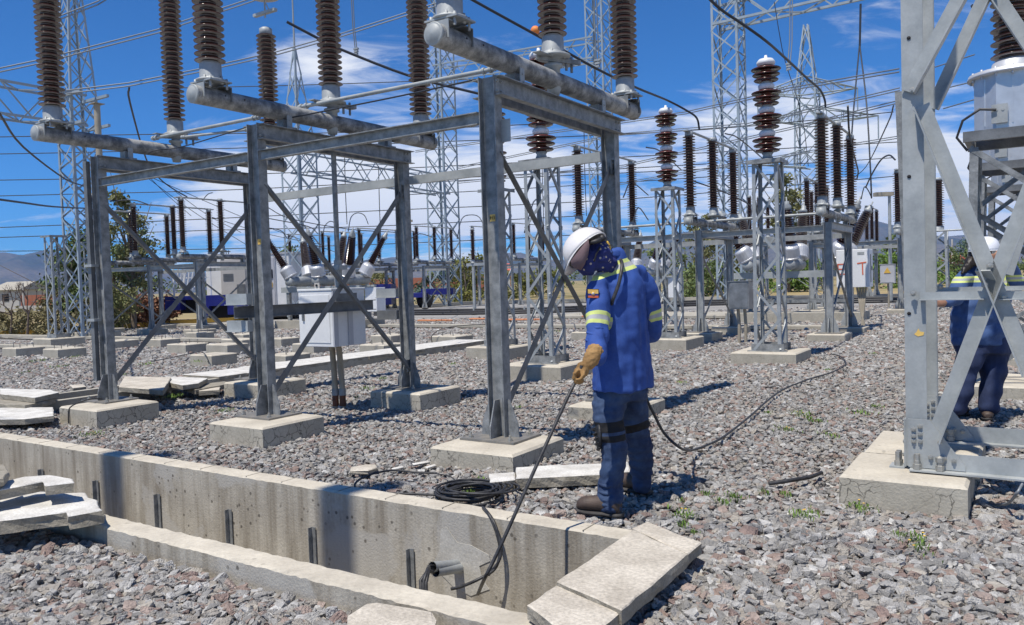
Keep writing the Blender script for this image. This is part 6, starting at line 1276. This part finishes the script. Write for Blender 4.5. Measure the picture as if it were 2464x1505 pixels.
mb = MB(); c = at(1441, 1050, 4.66); ell(mb, c, R_*.022, F_*.062, U_*.085); kp = blob('knee_pad', mb, ['pad'], W_, .006, 2)
mb = MB()
for k in range(5): limb(mb, [(at(1431+k*3, 1030+k*12, 4.60), .006), (at(1425+k*3, 1034+k*12, 4.66), .008), (at(1430+k*3, 1036+k*12, 4.72), .006)], 6)
blob('pad_ridge', mb, ['pad'], kp, .004, 1)
boot(W_, gp(1494, 1243, 0.005), gp(1391, 1231, 0.005), .0, top=at(1469, 1216, 4.62)); boot(W_, gp(1562, 1188, 0.005), gp(1470, 1172, 0.005), .0, top=at(1543, 1165, 5.0))
# head gear
mb = MB(); ell(mb, at(1442, 612, 4.68), R_*.070, F_*.088, U_*.088); limb(mb, [(at(1445, 625, 4.68), .07), (at(1462, 640, 4.73), .066)]); ell(mb, at(1416, 628, 4.66), R_*.06, F_*.07, U_*.085); ell(mb, at(1408, 640, 4.66), R_*.05, F_*.055, U_*.055)
bd = blob('bandana', mb, ['bandana'], W_, .007, 4, ((.010, (25, 25, 40)),))
M0 = at(1411, 603, 4.67)
def dome(m_, n, d, nn_, s, A, H, Wd, power=.9, cut=0., thick=.004):
    mb = MB(); V = []
    for i in range(m_+1):
        th = math.pi/2*(1-i/m_*(1-cut))
        for k in range(n): ph = 2*math.pi*k/n; rr = math.sin(th)**power if th > 0 else 0; V.append(M0+d*A*math.cos(ph)*rr+s*Wd*math.sin(ph)*rr+nn_*H*math.cos(th))
    F = [(i*n+k, i*n+(k+1) % n, (i+1)*n+(k+1) % n, (i+1)*n+k) for i in range(m_) for k in range(n)]; mb.add(V, F, 0, True); return mb
hm = dome(14, 36, rim, nup, sd, .137, .125, .112, .85); helmet = obj('helmet', hm, 'helmet', W_); md = helmet.modifiers.new('solid', 'SOLIDIFY'); md.thickness = .004
mb = MB(); V = []; n_ = 36
for rr, dz in ((1.0, .004), (1.06, -.004), (1.06, -.008), (1.0, -.006)):
    for k in range(n_):
        ph = 2*math.pi*k/n_; ex = 1+.30*max(0, -math.cos(ph))**2.2*(rr > 1.01); V.append(M0+rim*.137*math.cos(ph)*rr*ex+sd*.112*math.sin(ph)*rr+nup*(dz-.018*(max(0, -math.cos(ph))**2)*(rr > 1.01)))
mb.add(V, [(i*n_+k, i*n_+(k+1) % n_, (i+1)*n_+(k+1) % n_, (i+1)*n_+k) for i in range(3) for k in range(n_)], 0, True); obj('brim', mb, 'helmet', helmet)
mb = MB(); 
for s_ in (-.5, 0, .5):
    P = [M0+rim*.137*math.cos(t2)*math.cos(0)*1.0*math.sqrt(1-s_*s_*.3)+nup*(.127*math.sin(t2)*math.sqrt(1-s_*s_*.25))+sd*s_*.06 for t2 in np.linspace(.5, 2.4, 14)]; mb.tube(P, .004, 6)
obj('ridge', mb, 'helmet', helmet)
obj('sticker', MB().box(M0+nup*.118+rim*.045+sd*.02, (.05, .03, .002), (rim, unit(sd+nup*.1), nup)), 'paint_grey', helmet)
kc = lambda X, Y, D: at(1303+X*.3107, 521+Y*.3107, D)
pts = [(226, 345, 4.575), (290, 262, 4.555), (362, 172, 4.565), (372, 230, 4.55), (362, 300, 4.545), (335, 372, 4.55), (308, 418, 4.56), (262, 405, 4.58), (232, 382, 4.585)]
cc = sum(kc(*p) for p in pts)/len(pts)-F_*.02; mb = MB(); mb.add([kc(*p) for p in pts]+[cc]+[kc(p[0], p[1], p[2]+.012) for p in pts]+[cc+F_*.012], [(i, (i+1) % 9, 9) for i in range(9)]+[(10+(i+1) % 9, 10+i, 19) for i in range(9)]+[(i, 10+i, 10+(i+1) % 9, (i+1) % 9) for i in range(9)], 0, True); obj('sun_flap', mb, 'flap', helmet)
mb = MB(); limb(mb, [(kc(372, 205, 4.585), .010), (kc(420, 195, 4.575), .014), (kc(470, 178, 4.60), .014), (kc(500, 170, 4.64), .010)], 8); mb.lathe([(0, 0), (.018, 0), (.018, .014), (0, .016)], kc(470, 170, 4.595), -F_, 14); obj('head_band', mb, 'pad', helmet)
mb = MB(); mb.tube([kc(455, 235, 4.59), kc(425, 290, 4.585), kc(408, 350, 4.60)], .005, 6); obj('chin_strap', mb, 'pad', helmet)
mb = MB(); limb(mb, [(kc(505, 200, 4.67), .010), (kc(522, 240, 4.68), .013), (kc(520, 275, 4.69), .009)], 8); obj('yellow_strap', mb, 'yellow', helmet)
mb = MB(); mb.tube([kc(515, 230, 4.66), kc(545, 222, 4.67), kc(555, 235, 4.68), kc(540, 255, 4.68), kc(552, 285, 4.68), kc(535, 290, 4.68)], .0025, 5); obj('cord', mb, 'pad', helmet)
# glove with five fingers closed on the cable
mb = MB(); limb(mb, [(at(1434, 845, 4.43), .052), (at(1424, 862, 4.40), .046), (at(1414, 878, 4.37), .037)]); ell(mb, at(1402, 890, 4.35), R_*.036, F_*.03, U_*.046); ell(mb, at(1394, 898, 4.34), R_*.030, F_*.034, U_*.032)
for i in range(4):
    Y = 4.305+i*.021; o_ = i*1.2; ln = (1, 1.06, 1.0, .86)[i]
    K = [at(1390+o_, 892, Y), at(1382.5+o_, 904, Y-.003), at(1383+o_, 913+2*ln, Y), at(1391+o_, 919+2*ln, Y+.002), at(1399+o_, 915+ln, Y+.004)]; limb(mb, [(p, r) for p, r in zip(K, (.0125, .0118, .011, .0105, .009))], 8)
limb(mb, [(at(1406, 893, 4.315), .013), (at(1403, 905, 4.295), .012), (at(1396, 913, 4.29), .0105), (at(1390, 915, 4.295), .009)], 8)
gl = blob('glove', mb, ['glove'], W_, .0042, 2, ((.005, (60, 60, 60)),))
mb = MB(); limb(mb, [(at(1548, 806, 5.16), .040), (at(1525, 812, 5.24), .034), (at(1505, 816, 5.28), .036)]); 
for i in range(4): limb(mb, [(at(1500, 812+i*4, 5.30), .011), (at(1492, 814+i*4, 5.31), .010), (at(1490, 820+i*4, 5.29), .009)], 8)
limb(mb, [(at(1508, 808, 5.27), .012), (at(1500, 802, 5.27), .010)], 8); blob('glove', mb, ['glove'], W_, .005, 2)
# cable he holds, over the shoulder and down into the trench
cable('held_cable', [at(1400, 880, 4.33), at(1392, 904, 4.325), at(1385, 918, 4.32), at(1370, 948, 4.28), at(1330, 1035, 4.2), at(1280, 1145, 4.1), at(1230, 1258, 4.02), at(1190, 1345, 3.97), at(1165, 1395, 3.98), onv(1150, 1430, -1.8)], .0095, 'black_rubber', 'stiff black cable running from the glove of the worker down into the trench', 'cable', n=8)
cable('shoulder_cable', [at(1484, 600, 4.83), at(1492, 622, 4.74), at(1497, 636, 4.655), at(1494, 660, 4.615), at(1488, 686, 4.60), at(1480, 708, 4.595), at(1474, 724, 4.60), at(1470, 740, 4.66)], .0105, 'black_rubber', 'black cable slung over the shoulder of the worker', 'cable', n=8)
# ---------------------------------------------------------------- second person
V_ = thing('person', 'person in dark denim with long dark hair standing behind the right tower leg', 'person', gp(2345, 1000, 0)); Yc = 7.25
S3 = npv([1, 0, 0]); B3 = npv([0, 1, 0])
def trw(y, x, hw, b): return (at(x, y, Yc), S3*(hw*Yc/FPX), B3*b)
t2 = [trw(828, 2362, 66, .19), trw(800, 2362, 70, .21), trw(760, 2362, 70, .22), trw(720, 2364, 64, .20), trw(690, 2366, 58, .17), trw(665, 2368, 52, .14), trw(650, 2368, 40, .11), trw(640, 2366, 24, .085), trw(630, 2364, 18, .075)]
al = [(at(2322, 664, 7.2), .07), (at(2308, 690, 7.15), .072), (at(2300, 718, 7.1), .066), (at(2285, 727, 6.98), .05), (at(2274, 729, 6.92), .042)]
ar = [(at(2408, 660, 7.2), .07), (at(2432, 664, 7.15), .072), (at(2446, 674, 7.08), .068), (at(2432, 650, 6.98), .055), (at(2412, 628, 6.95), .045)]
l1 = [(at(2340, 835, 7.22), .125), (at(2330, 870, 7.2), .115), (at(2322, 910, 7.2), .095), (at(2314, 950, 7.18), .085), (at(2306, 985, 7.2), .08)]; l2 = [(at(2390, 835, 7.25), .125), (at(2392, 870, 7.22), .115), (at(2388, 915, 7.2), .098), (at(2382, 950, 7.18), .09), (at(2379, 985, 7.15), .085)]
mb = MB(); ringloft(mb, [(c, a*.85, b*.85) for c, a, b in t2]); hc = at(2362, 612, 7.18)
ell(mb, hc, S3*.078, B3*.092, ZZ*.115); limb(mb, [(at(2364, 640, 7.25), .06), (hc-ZZ*.07, .055)]); ell(mb, hc-B3*.095-ZZ*.02, S3*.014, B3*.02, ZZ*.025)
for s_ in (-1, 1): ell(mb, hc+S3*.079*s_-ZZ*.01, S3*.012, B3*.02, ZZ*.03)
for q in (al, ar): limb(mb, [(p, r*.7) for p, r in q])
for q, dr in ((at(2268, 730, 6.88), -1), (at(2403, 618, 6.95), -1)):
    ell(mb, q, S3*.042, B3*.02, ZZ*.035)
    for i in range(4): limb(mb, [(q+S3*dr*.03+ZZ*(.024-.016*i), .0095), (q+S3*dr*.065+ZZ*(.024-.017*i)-B3*.012, .009), (q+S3*dr*(.085-.006*abs(i-1.3))+ZZ*(.018-.017*i)+B3*.004, .008)], 8)
    limb(mb, [(q+ZZ*.03-S3*dr*.01, .011), (q+ZZ*.052+S3*dr*.02, .010)], 8)
for q in (l1, l2): limb(mb, [(p, r*.7) for p, r in q])
ell(mb, at(2364, 828, 7.24), S3*.2, B3*.15, ZZ*.12); blob('body', mb, ['skin'], V_, .010, 4)
mb = MB(); ell(mb, hc+B3*.03+ZZ*.01, S3*.09, B3*.095, ZZ*.12); limb(mb, [(hc+B3*.02-S3*.07-ZZ*.04, .045), (at(2336, 632, 7.16), .045), (at(2324, 646, 7.14), .030), (at(2313, 660, 7.12), .012)]); blob('hair', mb, ['hair'], V_, .010, 2, ((.012, (60, 60, 6)),))
for s_ in (-1, 1): obj('eye', MB().lathe([(0, 0), (.010, .002), (0, .008)], hc-B3*.088+S3*.028*s_+ZZ*.005, -B3, 8), 'dark', V_)
obj('mouth', MB().box(hc-B3*.088-ZZ*.055, (.04, .006, .010), ((1, 0, 0), (0, 1, 0), (0, 0, 1))), 'red_paint', V_)
ms2 = band_mat('denim_shirt', (.028, .062, .17), (.06, .12, .28), [(at(2366, 672, 7.1), ZZ, .028, .42, 'tape'), (at(2440, 668, 7.1), ar[1][0]-ar[2][0]+ZZ*.0, .03, .10, 'tape')]); mb = MB(); ringloft(mb, t2); limb(mb, al); limb(mb, ar); blob('shirt', mb, [ms2], V_, .011, 3, ((.022, (8, 8, 12)),))
mj2 = band_mat('dark_jeans', (.012, .022, .065), (.025, .042, .11), [], .85); mb = MB(); limb(mb, l1); limb(mb, l2); ringloft(mb, [trw(850, 2364, 62, .18), trw(830, 2364, 67, .19), trw(808, 2363, 66, .19)]); blob('jeans', mb, [mj2], V_, .011, 3, ((.02, (8, 8, 10)),))
boot(V_, gp(2312, 990, 0)+B3*.05, gp(2306, 1000, 0)-B3*.1, .0, top=at(2306, 975, 7.2)); boot(V_, gp(2380, 996, 0)+B3*.05, gp(2368, 1012, 0)-B3*.06, .0, top=at(2379, 975, 7.15))
M0 = hc+ZZ*.035+S3*.085*.35; d3 = unit(npv([-.3, -1, 0])); M0 = at(2390, 603, 7.15)*.0+hc+ZZ*.03+S3*.02
h2 = obj('helmet', dome(10, 28, d3, unit(ZZ+S3*.15), np.cross(d3, ZZ), .145, .125, .12, .85), 'helmet_white', V_); md = h2.modifiers.new('solid', 'SOLIDIFY'); md.thickness = .004
mb = MB(); V = []
for rr, dz in ((1.0, .0), (1.10, -.006), (1.0, -.006)):
    for k in range(28): ph = 2*math.pi*k/28; ex = 1+.22*max(0, math.cos(ph))**2*(rr > 1.01); V.append(M0+d3*.145*math.cos(ph)*rr*ex+np.cross(d3, ZZ)*.12*math.sin(ph)*rr+ZZ*dz)
mb.add(V, [(i*28+k, i*28+(k+1) % 28, (i+1)*28+(k+1) % 28, (i+1)*28+k) for i in range(2) for k in range(28)], 0, True); obj('brim', mb, 'helmet_white', h2)
# ================================================================ gravel last, so that it can leave the footings free; then the air
gravel()
hz = MB(); hz.hexa([(-8000, -80, -61), (8000, -80, -61), (8000, 9000, -61), (-8000, 9000, -61), (-8000, -80, 640), (8000, -80, 640), (8000, 9000, 640), (-8000, 9000, 640)])
m = bpy.data.materials.new('air'); m.use_nodes = True; m.node_tree.nodes.remove(m.node_tree.nodes['Principled BSDF']); pv = m.node_tree.nodes.new('ShaderNodeVolumePrincipled'); pv.inputs['Color'].default_value = (.26, .48, 1, 1); pv.inputs['Density'].default_value = .00006; pv.inputs['Anisotropy'].default_value = 0
m.node_tree.links.new(pv.outputs[0], m.node_tree.nodes['Material Output'].inputs['Volume']); MT['air'] = m
if USE_HAZE: o = obj('haze', hz, 'air'); tag(o, 'thin bluish air over the whole yard out to the hills', 'haze', kind='stuff')
